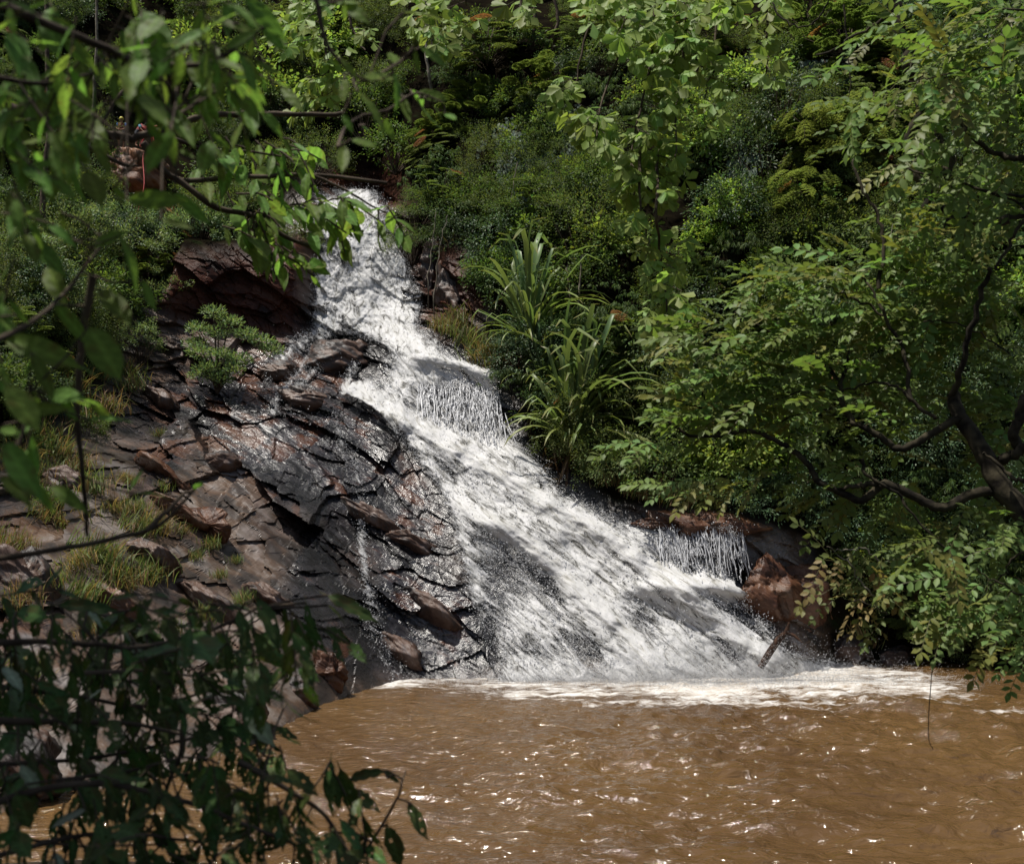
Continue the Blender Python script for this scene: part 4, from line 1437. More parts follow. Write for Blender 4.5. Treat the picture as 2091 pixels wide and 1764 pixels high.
# ------------------------------------------------------------------ standing-out plants of the gorge
right_specs = [
    ("acacia_shrub", "feather_0", 1000, 130, 62 / 34, "tall feathery acacia at the top centre above the grey creeper", "acacia"),
    ("acacia_shrub", "feather_0", 960, 230, 1.35, "low feathery acacia under the tall one at the top centre", "acacia"),
    ("acacia_shrub", "feather_0", 1130, 190, 1.4, "feathery acacia touching the hanging vine's left side", "acacia"),
    ("acacia_shrub", "drape_0", 1700, 320, 1.75, "yellow green arching acacia high on the right wall", "acacia"),
    ("acacia_shrub", "drape_0", 1640, 430, 1.35, "drooping yellow green spray below the arching acacia", "acacia"),
    ("acacia_shrub", "drape_0", 1790, 275, 1.4, "upper crest of pale acacia fronds behind the twisted lianas", "acacia"),
    ("acacia_shrub", "feather_0", 1640, 60, 1.6, "light green feathery shrub under the top edge right of the hanging vine", "acacia"),
    ("acacia_shrub", "feather_0", 1740, 110, 1.7, "soft pale feathery shrub at the upper right", "acacia"),
    ("acacia_shrub", "feather_0", 1240, 690, 1.15, "tiered acacia right of the upper screw pine", "acacia"),
    ("acacia_shrub", "feather_0", 900, 385, 1.1, "feathery shrub on the rock rib right of the upper fall", "acacia"),
    ("acacia_shrub", "feather_0", 1090, 420, 1.1, "reddish tinted acacia above the upper screw pine", "acacia"),
    ("acacia_shrub", "feather_0", 1400, 560, 1.1, "acacia tiers behind the tail of the hanging vine", "acacia"),
    ("fine_shrub", "fine_0", 1190, 500, 1.5, "olive fine leaved bush on twiggy stems above the screw pines", "shrub"),
    ("fine_shrub", "fine_1", 1150, 440, 1.0, "small olive bush at the cliff foot of the grey creeper", "shrub"),
    ("fine_shrub", "fine_1", 850, 430, .9, "dark bush overhanging the top of the fall", "shrub"),
    ("fine_shrub", "fine_0", 840, 490, .8, "bush at the right lip of the upper fall", "shrub"),
    ("glossy_shrub", "glossy_0", 1590, 240, 1.3, "blue green glossy shrub left of the arching acacia", "shrub"),
    ("glossy_shrub", "glossy_0", 1560, 350, 1.3, "dark glossy shrub hanging under the blue green one", "shrub"),
    ("glossy_shrub", "glossy_0", 1500, 440, 1.2, "glossy shrub right of the vine's narrow tail", "shrub"),
    ("glossy_shrub", "glossy_0", 1430, 640, 1.1, "blue green bush at the end of the vine's tail", "shrub"),
    ("glossy_shrub", "glossy_0", 1820, 1120, 1.15, "dark green glossy bush under the mossy limb", "shrub"),
    ("glossy_shrub", "glossy_0", 1960, 350, 1.5, "glossy bush behind the twisted lianas", "shrub"),
    ("glossy_shrub", "glossy_0", 2030, 120, 1.6, "glossy tree crown in the upper right corner", "shrub"),
    ("bamboo_clump", "bamboo_0", 1700, 1010, 1.15, "bamboo hanging in a long tress above the red brown block", "bamboo"),
    ("bamboo_clump", "bamboo_1", 1640, 930, 1.0, "bamboo clump behind the thin lit limb", "bamboo"),
    ("bamboo_clump", "bamboo_0", 1900, 1120, 1.1, "bamboo drooping over the right shore", "bamboo"),
    ("bamboo_clump", "bamboo_1", 2040, 1180, 1.2, "bamboo at the right edge above the pool", "bamboo"),
    ("bamboo_clump", "bamboo_1", 1760, 560, 1.3, "shaded bamboo below the arching acacia", "bamboo"),
    ("bamboo_clump", "bamboo_0", 1880, 470, 1.2, "bamboo foliage beside the right twisted liana", "bamboo"),
    ("bamboo_clump", "bamboo_1", 1690, 640, 1.2, "bamboo clump at the centre of the right wall", "bamboo"),
    ("bamboo_clump", "bamboo_0", 1980, 620, 1.2, "bamboo between the lianas and the right tree", "bamboo"),
    ("broad_shrub", "broad_0", 1560, 800, 1.1, "leafy shrub at the tips of the right tree", "shrub"),
    ("broad_shrub", "broad_0", 1450, 900, 1.1, "leafy shrub right of the big screw pine", "shrub"),
    ("broad_shrub", "broad_1", 1360, 960, .9, "low leafy shrub above the small right cascade", "shrub"),
    ("broad_shrub", "broad_1", 1480, 1000, .8, "shrub on the lip of the small right cascade", "shrub"),
    ("broad_shrub", "broad_0", 1740, 1130, .9, "shrub overhanging the red brown block", "shrub"),
    ("broad_shrub", "broad_1", 1950, 1260, 1.0, "leafy shrub dipping to the water at the right", "shrub"),
    ("broad_shrub", "broad_0", 2070, 1290, 1.0, "leafy shrub at the right edge of the pool", "shrub"),
    ("bright_tree", "bright_0", 640, 110, 1.5, "bright leaved tree left of the dark top centre", "tree"),
    ("bright_tree", "bright_0", 560, 210, 1.4, "bright leaved tree above the bare trunks left of the fall", "tree"),
    ("bright_tree", "bright_1", 690, 190, 1.1, "bright leaved young tree over the gully of the upper fall", "tree"),
    ("bright_tree", "bright_1", 270, 180, .9, "yellow green spray of leaves above the man in the yellow helmet", "tree"),
    ("bright_tree", "bright_0", 430, 120, 1.3, "bright leaved tree in the upper left woods", "tree"),
    ("pale_shrub", "pale_0", 60, 560, 1.3, "pale glossy shrub at the left edge", "shrub"),
    ("pale_shrub", "pale_0", 180, 500, 1.3, "pale glittering shrub left of the climbing rock", "shrub"),
    ("pale_shrub", "pale_1", 290, 520, 1.3, "pale glittering shrub under the climbing rock", "shrub"),
    ("pale_shrub", "pale_0", 400, 480, 1.2, "pale glittering shrub hanging over the red wall", "shrub"),
    ("pale_shrub", "pale_1", 330, 600, 1.0, "pale shrub at the foot of the red wall", "shrub"),
    ("pale_shrub", "pale_0", 290, 690, .8, "low pale shrub on the ledge beside the red rope", "shrub"),
    ("pale_shrub", "pale_1", 120, 620, 1.2, "pale shrub in front of the mossy trunk", "shrub"),
    ("pale_shrub", "pale_1", 250, 450, 1.0, "pale shrub directly below the red ledge", "shrub"),
    ("fine_shrub", "fine_0", 480, 420, 1.2, "dark bush in the woods left of the upper fall", "shrub"),
    ("broad_shrub", "broad_1", 60, 890, .55, "small leafy bush low at the left edge among the grass", "shrub"),
    ("broad_shrub", "broad_0", 180, 850, .5, "small leafy bush beside the dark upright stem", "shrub"),
    ("broad_shrub", "broad_1", 110, 1000, .42, "low leafy bush over the dark hollow on the left", "shrub"),
    ("broad_shrub", "broad_0", 300, 1120, .36, "tiny leafy bush in the crack above the silvery slab", "shrub"),
    ("fine_shrub", "fine_0", 640, 330, 1.2, "dark bush left of the rock cleft above the fall", "shrub"),
    ("broad_shrub", "broad_0", 810, 300, 1.1, "leafy shrub right of the rock cleft above the fall", "shrub"),
    ("broad_shrub", "broad_1", 740, 235, 1.3, "leafy shrub over the head of the rock cleft", "shrub"),
    ("fine_shrub", "fine_1", 600, 480, .9, "dark bush on top of the red wall", "shrub"),
]
for nm, kind, vx, vy, sz, lab, cat in right_specs:
    plant(nm, kind, at(vx, vy + 30, -.5), sz, None, lab, cat, None, (.22, 0))

# the small tree on the ledge left of the fall
tg = link("ledge_tree", None, None, on_slope(455, 790, .7))
tag(tg, "small gnarled tree with pale glossy leaves on the ledge left of the fall", "tree")
stg = Geo()
tips = [(-.9, 0, 2.6), (-.2, -.2, 3.3), (.5, .1, 2.9), (1.3, -.1, 2.3), (2.0, 0, 2.0), (-.7, -.5, 1.4), (.3, -.6, 1.3), (1.1, -.4, 1.1), (-1.1, .2, 1.9), (-.3, -.6, .7), (.9, -.6, .6), (2.4, .2, 1.6), (0, 0, 2.4), (.3, -.4, .2), (-.6, -.5, .4)]
for tpt in tips:
    stg.tube([(0, 0, -.4), (tpt[0] * .25, tpt[1] * .3, tpt[2] * .4), (tpt[0] * .7, tpt[1], tpt[2] * .8), tpt], [.07, .05, .03, .01], 5)
stg.build("trunk", M_BARK, tg)
cg = Geo()
_r = np.random.default_rng(5)
for tpt in tips:
    n = 240
    d = rdir(_r, n)
    d[:, 2] = d[:, 2] * .6
    pos = np.array(tpt) + d * (_r.random((n, 1)) ** .5) * np.array([.62, .55, .5])
    ax = d + np.array([0, 0, .6]) + .3 * _r.normal(0, 1, (n, 3))
    cg.leaves(pos, ax, np.array([0, 0, 1.]) + .5 * _r.normal(0, 1, (n, 3)), .19 * _r.uniform(.7, 1.2, n), .065, vary(_r, n, (.15, .205, .085)), T_DIA)
cg.build("crown", M_GLOSS, tg)

# creepers with grey leaves, flat on the rock wall
M_GREY = leaf_material("creeper_leaf", 0.6, 0.12, 0.18, 0.05)


def creeper(label, poly, n, seed, col=(.085, .115, .085)):
    rng = np.random.default_rng(seed)
    pa = np.array(poly, float)
    g, vs = Geo(), Geo()
    pos, ax, nr = [], [], []
    while len(pos) < n:
        q = rng.uniform(pa.min(0), pa.max(0))
        if not in_poly(q[None], poly)[0] or vnoise(np.array(q[0] * .03), np.array(q[1] * .02), seed) < -.25:
            continue
        p = hit(q[0], q[1], 90) + np.array([0, -rng.uniform(.55, 1.1), 0])
        pos.append(p)
        ax.append((rng.normal(0, .45), -.35, -1))
        nr.append((rng.normal(0, .35), -1, .45 + rng.normal(0, .3)))
    o = link("grey_creeper", None, None, pos[0])
    tag(o, label, "creeper", "grey leaved creepers on the cliff")
    pos = np.array(pos) - pos[0]
    g.leaves(pos, ax, nr, .26 * rng.uniform(.7, 1.2, n), .17, vary(rng, n, col, .2, .06), T_OVAL)
    top = pos[pos[:, 2] > np.percentile(pos[:, 2], 70)]
    for k in range(14):
        a, b = top[rng.integers(len(top))], pos[rng.integers(n)]
        vs.tube([a, (a + b) / 2 + rng.normal(0, .1, 3), b], .012, 3, (1, 1, 1), False)
    g.build("foliage", M_GREY, o)
    vs.build("stem", M_BARK, o)


creeper("grey leaved creeper draped on the cliff at the top centre", [(990, 290), (1060, 230), (1180, 220), (1210, 330), (1170, 420), (1080, 440), (1020, 380), (960, 340)], 900, 1)
creeper("grey leaved creeper right of the hanging vine under the dark rock", [(1590, 140), (1720, 130), (1740, 220), (1690, 250), (1600, 200)], 420, 2)
creeper("grey leaved creeper halfway down the right wall", [(1440, 260), (1540, 230), (1570, 340), (1480, 400), (1430, 350)], 380, 3)

# grass on the left slope and ledges, each clump on its own
GRASS = [(270, 800, 1.5, 0, "on the crest of the left slope"), (215, 840, 1.7, 1, "under the dark hanging leaves of the left edge"), (160, 870, 1.6, 0, "behind the upright dark stem"), (130, 940, 1.5, 0, "over the hollow at the left"),
         (90, 900, 1.6, 0, "above the hollow near the left edge"), (60, 960, 1.5, 1, "on top of the dark round rock"), (180, 960, 1.2, 1, "beside the grey glistening rock"), (320, 890, 1.0, 0, "in the crack of the tan slab"),
         (285, 985, 1.2, 1, "left of the tan sloping slab, upper of two"), (330, 1000, 1.1, 0, "at the upper end of the tan sloping slab"), (280, 1090, 1.3, 0, "in the middle of the big hollow"), (330, 1080, 1.3, 1, "right of the big hollow"),
         (250, 1050, 1.1, 1, "at the upper rim of the big hollow"), (205, 1140, 1.5, 0, "just above the bare dark branch"), (160, 1160, 1.2, 1, "below the bare dark branch at the left"), (380, 1090, 1.0, 0, "beside the tip of the bare dark branch"),
         (430, 1120, 1.3, 0, "below the tan sloping slab, left of a pair"), (400, 1140, 1.0, 0, "below the tip of the bare dark branch"), (350, 1160, 1.1, 1, "above the silvery slab"), (480, 1150, .9, 0, "at the foot of the tan slab, nearest the wet rock"),
         (300, 1180, 1.2, 0, "left of the silvery slab"), (270, 1200, .9, 1, "above the pinkish rock"), (60, 1060, 1.2, 1, "on the rough brown rock at the left edge"), (30, 1000, 1.4, 0, "at the left edge above the rough brown rock"),
         (20, 1120, 1.2, 1, "lowest on the rough brown rock at the left edge"), (110, 1200, 1.0, 0, "among the uppermost ragged leaves"), (60, 1230, 1.1, 1, "behind the uppermost ragged leaves at the left edge"), (420, 1260, .8, 0, "on the silvery slab"),
         (350, 1290, .8, 0, "below the silvery slab"), (500, 1230, .8, 0, "on the brown ledge"), (40, 1380, 1.0, 0, "between the ragged leaves at the left edge"), (80, 1440, 1.0, 1, "between the lower ragged leaves at the left edge"),
         (200, 1290, .8, 1, "under the pinkish rock"), (250, 760, 1.2, 0, "at the ledge end beside the red rope"), (200, 770, 1.4, 0, "in front of the pale shrubs"), (140, 800, 1.6, 0, "left of the crest in front of the mossy trunk"),
         (480, 540, 1.2, 1, "hanging from the top of the red wall"), (560, 540, 1.1, 1, "on the dark red face left of the upper fall"), (620, 560, .9, 0, "at the edge of the upper fall"),
         (925, 680, 1.5, 1, "under the mossy jutting rock"), (960, 705, 1.6, 0, "in the middle of the grassy ledge"), (990, 735, 1.5, 1, "lower on the grassy ledge"), (940, 665, 1.4, 0, "at the upper end of the grassy ledge"), (1015, 755, 1.3, 1, "at the lower end of the grassy ledge"),
         (975, 725, 1.2, 0, "at the rim of the grassy ledge over the fall"), (905, 670, 1.1, 1, "nearest the fall on the grassy ledge"), (930, 520, 1.2, 0, "on top of the mossy jutting rock"), (970, 525, 1.1, 0, "on the mossy jutting rock beside the upper screw pine"),
         (1330, 1020, 1.3, 0, "left on the bank above the small right cascade"), (1390, 1030, 1.4, 0, "middle of the bank above the small right cascade"), (1440, 1035, 1.2, 0, "right on the bank above the small right cascade"), (1290, 1010, 1.2, 1, "at the right rim of the main fall"),
         (1740, 1300, 1.1, 0, "over the grey wet rock by the pool"), (1760, 1310, 1.0, 1, "drooping beside the grey wet rock by the pool"), (1200, 960, 1.3, 1, "under the big screw pine"), (1250, 990, 1.2, 1, "right of the big screw pine's dead leaves"),
         (100, 990, 1.5, 0, "in front of the dark round rock"), (225, 1010, 1.4, 0, "between the two glistening rocks of the left slope"), (300, 1040, 1.3, 0, "at the lower rim of the tan slab"), (240, 1180, 1.3, 0, "left of the bare branch's middle"),
         (130, 1080, 1.4, 1, "in the dark gap under the glistening rock"), (450, 1180, 1.0, 0, "on the brown ledge's upper side"), (180, 1220, 1.2, 0, "above the leaves in the lower left, third from the edge")]
for gi_, (vx, vy, s, kind, where) in enumerate(GRASS):
    if (vx, vy) in ((330, 1000), (400, 1140), (430, 1120), (480, 1150), (320, 890), (380, 1090), (300, 1040), (285, 985), (450, 1180), (350, 1160)):
        s *= .6
    lab = ("green grass clump " if kind == 0 else "half dry grass clump ") + where
    plant("grass_clump", ("tuft_" if kind == 0 else "drytuft_") + str(gi_ % 3), on_slope(vx, vy, .05), s * (1.30 if vx < 700 else 1.4), None, lab, "grass clump", "grass clumps on the rocks", (.35, 0))

# thin pale trunks in the woods at the upper left and top
for k, (pts, r, lab) in enumerate((
        ([(180, 330), (182, 270), (190, 215), (198, 100), (200, -40)], .16, "thin pale trunk left of the two men"),
        ([(184, 270), (170, 250), (150, 232), (120, 200)], .10, "pale slanting stem forking beside the men"),
        ([(75, 520), (85, 460), (92, 380), (100, 250), (95, -30)], .22, "mossy trunk behind the pale shrubs"),
        ([(880, 170), (872, 120), (868, 60), (866, -40)], .16, "slim trunk behind the feathery acacia"),
        ([(1088, 90), (1092, 40), (1095, -40)], .20, "bare liana hanging in the dark top centre"),
        ([(1130, 100), (1140, 40), (1128, -40)], .18, "second bare liana in the dark top centre"),
        ([(1160, 660), (1163, 590), (1158, 540)], .09, "thin pale stem right of the upper screw pine"),
        ([(1180, 660), (1182, 580), (1190, 520)], .08, "thin straight stem under the olive bush"),
        ([(885, 640), (890, 560), (905, 470), (915, 440)], .05, "pale hanging root right of the upper fall"),
        ([(872, 600), (880, 520), (890, 430)], .05, "pale root on the rock rib"),
        ([(1030, 480), (1045, 400), (1055, 330)], .06, "pale bare stem below the grey creeper"))):
    d0 = float(hit(pts[0][0], pts[0][1])[1]) - .9
    g = Geo()
    w = np.array([P(x, y, d0 - .0 * i) for i, (x, y) in enumerate(pts)])
    tt = np.linspace(0, len(w) - 1, 14)
    w = np.stack([np.interp(tt, range(len(w)), w[:, c]) for c in range(3)], 1) + RNG.normal(0, .03, (14, 3))
    w[0, 2] -= .6
    w[0, 1] += .5
    g.tube(w, np.linspace(r, r * .6, 14) * .7, 6)
    tag(g.build("bare_trunk", M_PALEBARK if k not in (2, 4, 5) else M_BARK), lab, "trunk")
# ------------------------------------------------------------------ near leaves, each an object
def near_leaf(seed, w=0.36, droop=0.12, fold=0.18, holes=0.0, ragged=0.0, col=(.11, .19, .036), n=13, m=7, tipx=1.6):
    rng = np.random.default_rng(seed)
    t = np.linspace(0, 1, n)
    prof = np.sin(np.pi * t ** .85) ** .8 * (1 - .55 * smooth(.72, 1, t)) + .012
    s = np.linspace(-1, 1, m)
    X = np.repeat(t[:, None], m, 1)
    Wd = prof[:, None] * w / 2 * (1 + (ragged * rng.normal(0, 1, (n, 2)))[:, [0] * (m // 2) + [0] + [1] * (m // 2)][:, :m] * (np.abs(s) > .6))
    Y = s[None] * Wd
    Z = fold * np.abs(Y) - droop * X ** 2 + .012 * np.sin(X * 26 + rng.uniform(0, 6)) * np.abs(s)[None] + .02 * rng.normal(0, 1, (n, m)) * w
    V = np.stack([X, Y, Z], -1).reshape(-1, 3)
    i = np.arange(n * m).reshape(n, m)
    F = np.stack([i[:-1, :-1], i[1:, :-1], i[1:, 1:], i[:-1, 1:]], -1).reshape(-1, 4)
    if holes:
        F = F[rng.random(len(F)) > holes]
    vein = np.exp(-(np.abs(s)[None] / .16) ** 2) * .45 + .22 * np.cos(X * 44 - np.abs(s)[None] * 5)
    c = np.array(col)[None, None] * (1 + vein)[..., None]
    blot = smooth(.30, .62, fbm(X * 5 + seed * 3.1, s[None] * 2 + 0 * X + seed, 4, 2))[..., None]
    edge = (smooth(.72, 1, np.abs(s)[None] * np.ones_like(X)) * smooth(.25, .6, fbm(X * 3 + seed, 0 * X + seed * 2.0, 2, 2)))[..., None]
    c = c * (1 - .75 * np.maximum(blot * .8, edge)) + np.array((.10, .065, .02)) * .75 * np.maximum(blot * .8, edge)
    g = Geo()
    g.add(V, F, np.clip(c, 0, 1).reshape(-1, 3))
    g.add([(-.16, .008, .01), (-.16, -.008, .01), (.02, .012, 0), (.02, -.012, 0)], [(0, 1, 3, 2)], (.10, .10, .04))
    return g.mesh("leaf", M_NEAR)


M_NEAR = leaf_material("near_leaf", 0.5, 0.55, 0.10, 0.16)
M_NEARDARK = leaf_material("near_leaf_thick", 0.45, 0.24, 0.16, 0.22)
NEAR = [near_leaf(400 + i, w, d, f) for i, (w, d, f) in enumerate(((.31, .10, .2), (.27, .25, .25), (.38, .05, .12), (.25, -.08, .3), (.33, .18, .05), (.29, .32, .2)))]
SERR = [near_leaf(420 + i, w, d, f, h, .16, c, 14) for i, (w, d, f, h, c) in enumerate((
    (.33, .15, .2, .02, (.048, .085, .020)), (.29, .34, .25, .08, (.042, .078, .020)), (.37, .10, .1, .04, (.055, .09, .022)), (.26, .22, .3, 0, (.036, .07, .018)), (.33, .05, .2, .12, (.05, .078, .02))))]
PALE = [near_leaf(440 + i, w, d, f, 0, .12, (.22, .25, .17), 12) for i, (w, d, f) in enumerate(((.40, .2, .2), (.34, .1, .1)))]
for _m in SERR + PALE:
    _m.materials[0] = M_NEARDARK


def put_leaf(parent, origin, base, tip, mesh, nrm, wid=1.0):
    ax = np.asarray(tip, float) - np.asarray(base, float)
    L = np.linalg.norm(ax)
    ax = ax / L
    sd = np.cross(nrm, ax)
    sd /= np.linalg.norm(sd) + 1e-9
    up = np.cross(ax, sd)
    o = bpy.data.objects.new("leaf", mesh)
    M = Matrix([[ax[0] * L, sd[0] * L * wid, up[0] * L, base[0] - origin[0]], [ax[1] * L, sd[1] * L * wid, up[1] * L, base[1] - origin[1]],
                [ax[2] * L, sd[2] * L * wid, up[2] * L, base[2] - origin[2]], [0, 0, 0, 1]])
    o.parent = parent
    o.matrix_basis = M
    COL.objects.link(o)
    return o


def limb(parent, origin, pts, rads, mat, name="limb", n=None, sides=8, wob=.012):
    """a wooden limb through world points"""
    pts = np.asarray(pts, float)
    k = len(pts)
    n = n or max(6, k * 4)
    tt = np.linspace(0, k - 1, n)
    # Catmull-Rom
    q = []
    for t in tt:
        i = min(int(t), k - 2)
        f = t - i
        p0, p1, p2, p3 = pts[max(i - 1, 0)], pts[i], pts[i + 1], pts[min(i + 2, k - 1)]
        q.append(.5 * ((2 * p1) + (p2 - p0) * f + (2 * p0 - 5 * p1 + 4 * p2 - p3) * f * f + (3 * p1 - p0 - 3 * p2 + p3) * f ** 3))
    q = np.array(q) + RNG.normal(0, 1, (n, 3)) * wob
    r = np.interp(tt, range(k), rads) * (1 + .035 * RNG.normal(0, 1, n))
    g = Geo()
    g.tube(q - origin, r, sides)
    return g.build(name, mat, parent)


def leaf_specs(specs, conv):
    return [(conv(a), conv(b)) + tuple(r) for a, b, *r in specs]


z1 = lambda q: (q[0] * .336, q[1] * .336)
z2 = lambda q: (694 + q[0] * .336, q[1] * .336)
z4 = lambda q: (q[0] * .336, 585.5 + q[1] * .336)
zb = lambda q: (q[0] * .336, 1171 + q[1] * .336)
zc = lambda q: (694 + q[0] * .336, 1171 + q[1] * .336)


def leafy_branch(label, stems, explicit, fills, seed, stem_mat=None, meshes=None, group=None, facing=.75, hole=((212, 222), (312, 222), (312, 300), (275, 385), (212, 385))):
    """a branch of a near tree: stems [(view points, depth a, depth b, radius)], explicit leaves [(base, tip, depth)], random fills"""
    rng = np.random.default_rng(seed)
    meshes = meshes or NEAR
    s0 = stems[0]
    origin = P(s0[0][0][0], s0[0][0][1], s0[1])
    root = link("overhanging_branch", None, None, origin)
    tag(root, label, "branch", group)
    nodes = []
    for pts, da, db, r in stems:
        w = np.array([P(x, y, da + (db - da) * i / max(1, len(pts) - 1)) for i, (x, y) in enumerate(pts)])
        limb(root, origin, w, np.linspace(r, r * .45, len(w)), stem_mat or M_BARK, "twig", wob=r * .12, sides=7)
        for i in range(len(w) - 1):
            for f in np.linspace(0, 1, 6):
                nodes.append(w[i] * (1 - f) + w[i + 1] * f)
    nodes = np.array(nodes)
    tw = Geo()

    def normal():
        v = np.array([rng.normal(-.15, .5), -facing + rng.normal(0, .35), .75 + rng.normal(0, .4)])
        return v / np.linalg.norm(v)
    for (b, t, d, *rest) in explicit:
        B, Tt = P(b[0], b[1], d), P(t[0], t[1], d + rng.normal(0, .015) * d)
        put_leaf(root, origin, B, Tt, rest[0] if rest and rest[0] is not None else meshes[rng.integers(len(meshes))], normal(), rest[1] if len(rest) > 1 else 1.0)
        nd = nodes[np.argmin(np.linalg.norm(nodes - B, axis=1))]
        if np.linalg.norm(nd - B) < .6:
            tw.tube([nd - origin, (nd * .4 + B * .6) - origin + rng.normal(0, .01, 3), B - origin], .0035 * d / 3, 4, (1, 1, 1), False)
    for poly, n, ln, (d0, d1), (am, asd), ms in fills:
        pa = np.array(poly, float)
        k = 0
        while k < n:
            q = rng.uniform(pa.min(0), pa.max(0))
            if not in_poly(q[None], poly)[0] or in_poly(q[None], hole)[0]:
                continue
            # twiglet with a few alternate leaves
            d = rng.uniform(d0, d1)
            a0 = math.radians(rng.normal(am, asd))
            cnt = int(rng.integers(2, 6))
            step = ln * .42
            p0 = q
            tipq = q + np.array([math.cos(a0), -math.sin(a0)]) * step * cnt
            tw.tube([P(*p0, d) - origin, P(*((p0 + tipq) / 2 + np.array([0, -4])), d) - origin, P(*tipq, d) - origin], .0028 * d / 3, 4, (1, 1, 1), False)
            for j in range(cnt):
                if k >= n:
                    break
                f = (j + .5) / cnt
                b = p0 * (1 - f) + tipq * f
                a = a0 + (1 if j % 2 else -1) * rng.uniform(.4, 1.1) if j < cnt - 1 else a0
                a -= .35 * math.cos(a)                       # leaves sag
                l_ = ln * rng.uniform(.65, 1.2)
                t = b + np.array([math.cos(a), -math.sin(a)]) * l_
                if in_poly(np.array([t, (b + t) / 2]), hole).any():
                    k += 1
                    continue
                mm = ms or meshes
                put_leaf(root, origin, P(*b, d), P(*t, d * (1 + rng.normal(0, .02))), mm[rng.integers(len(mm))], normal(), rng.uniform(.75, 1.25))
                k += 1
    if tw.n:
        tw.build("twiglets", M_BARK, root)["kind"] = "stuff"
    return root


# --- upper left: big soft leaves close to the lens
expl = leaf_specs([((965, 570), (810, 760), 2.6), ((1000, 655), (965, 800), 2.6, NEAR[2]), ((1020, 655), (1180, 865), 2.6), ((1000, 565), (1160, 690), 2.7),
                   ((1040, 790), (880, 1050), 2.1, NEAR[2], 1.9), ((770, 1210), (1130, 1205), 2.2, NEAR[4]), ((1060, 1170), (1290, 1370), 2.6), ((980, 1330), (1180, 1400), 2.3),
                   ((860, 60), (1050, 310), 2.5), ((1150, 240), (1190, 390), 2.6), ((1180, 310), (1275, 420), 2.6), ((1240, 250), (1340, 330), 2.6),
                   ((1180, 465), (1310, 580), 2.7), ((1310, 530), (1375, 645), 2.7), ((1390, 495), (1450, 700), 2.7), ((1400, 475), (1545, 590), 2.7),
                   ((1490, -20), (1750, 230), 2.4), ((800, -30), (815, 110), 2.5), ((1050, 300), (1260, 120), 2.2), ((1230, 190), (1460, 50), 2.2),
                   ((160, 480), (175, 690), 2.6), ((310, 550), (345, 745), 2.6), ((480, 570), (520, 700), 2.7), ((580, 410), (595, 500), 2.7), ((280, 720), (300, 830), 2.6), ((1560, 100), (1640, 190), 2.6),
                   ((560, 860), (680, 1060), 2.3, NEAR[2]), ((1080, 900), (1190, 970), 2.5), ((700, 990), (600, 1100), 2.4), ((740, 1060), (790, 1140), 2.7), ((690, 1140), (770, 1210), 2.6), ((380, 880), (560, 980), 2.4)], z1)
leafy_branch("soft out of focus branch of large leaves across the upper left corner",
             [([(-60, -20), (120, 60), (260, 120), (350, 185), (345, 260)], 2.2, 2.6, .012), ([(260, 120), (420, 130), (560, 40)], 2.4, 2.5, .009), ([(-40, 150), (80, 170), (190, 150)], 2.3, 2.6, .008)],
             expl, [([(0, -20), (480, -20), (420, 110), (290, 170), (140, 300), (0, 330)], 235, 72, (1.9, 3.0), (-75, 40), None),
                    ([(300, 50), (620, -10), (690, 30), (520, 210), (400, 240), (300, 200)], 34, 58, (2.4, 3.0), (-60, 35), None)], 31)
expl = leaf_specs([((385, 75), (660, 105), 2.7, NEAR[0], .9), ((450, 285), (490, 450), 2.7), ((490, 285), (665, 390), 2.7), ((0, 350), (125, 475), 2.6), ((150, 475), (345, 450), 2.6), ((330, 440), (385, 650), 2.6),
                   ((110, 555), (315, 770), 2.5), ((30, 480), (20, 620), 2.6), ((70, 845), (235, 890), 2.8), ((25, 880), (15, 1070), 2.8), ((20, 690), (75, 800), 2.7), ((310, 320), (350, 390), 3.0), ((20, 0), (40, 130), 2.6),
                   ((370, 570), (430, 760), 3.2), ((470, 600), (590, 810), 3.2, NEAR[4]), ((560, 630), (640, 720), 3.2), ((640, 690), (710, 745), 3.2), ((470, 560), (660, 600), 3.3), ((430, 545), (520, 590), 3.3), ((120, 760), (200, 790), 3.2), ((270, 720), (330, 860), 3.2)], z2)
leafy_branch("bright drooping sprig of long leaves above the top of the fall",
             [([(640, -30), (668, 90), (720, 150), (752, 165)], 2.6, 2.7, .007), ([(740, 235), (790, 225), (850, 190), (905, 210)], 3.1, 3.2, .006), ([(690, 300), (705, 260), (740, 235)], 2.8, 3.1, .006)], expl, [], 32)

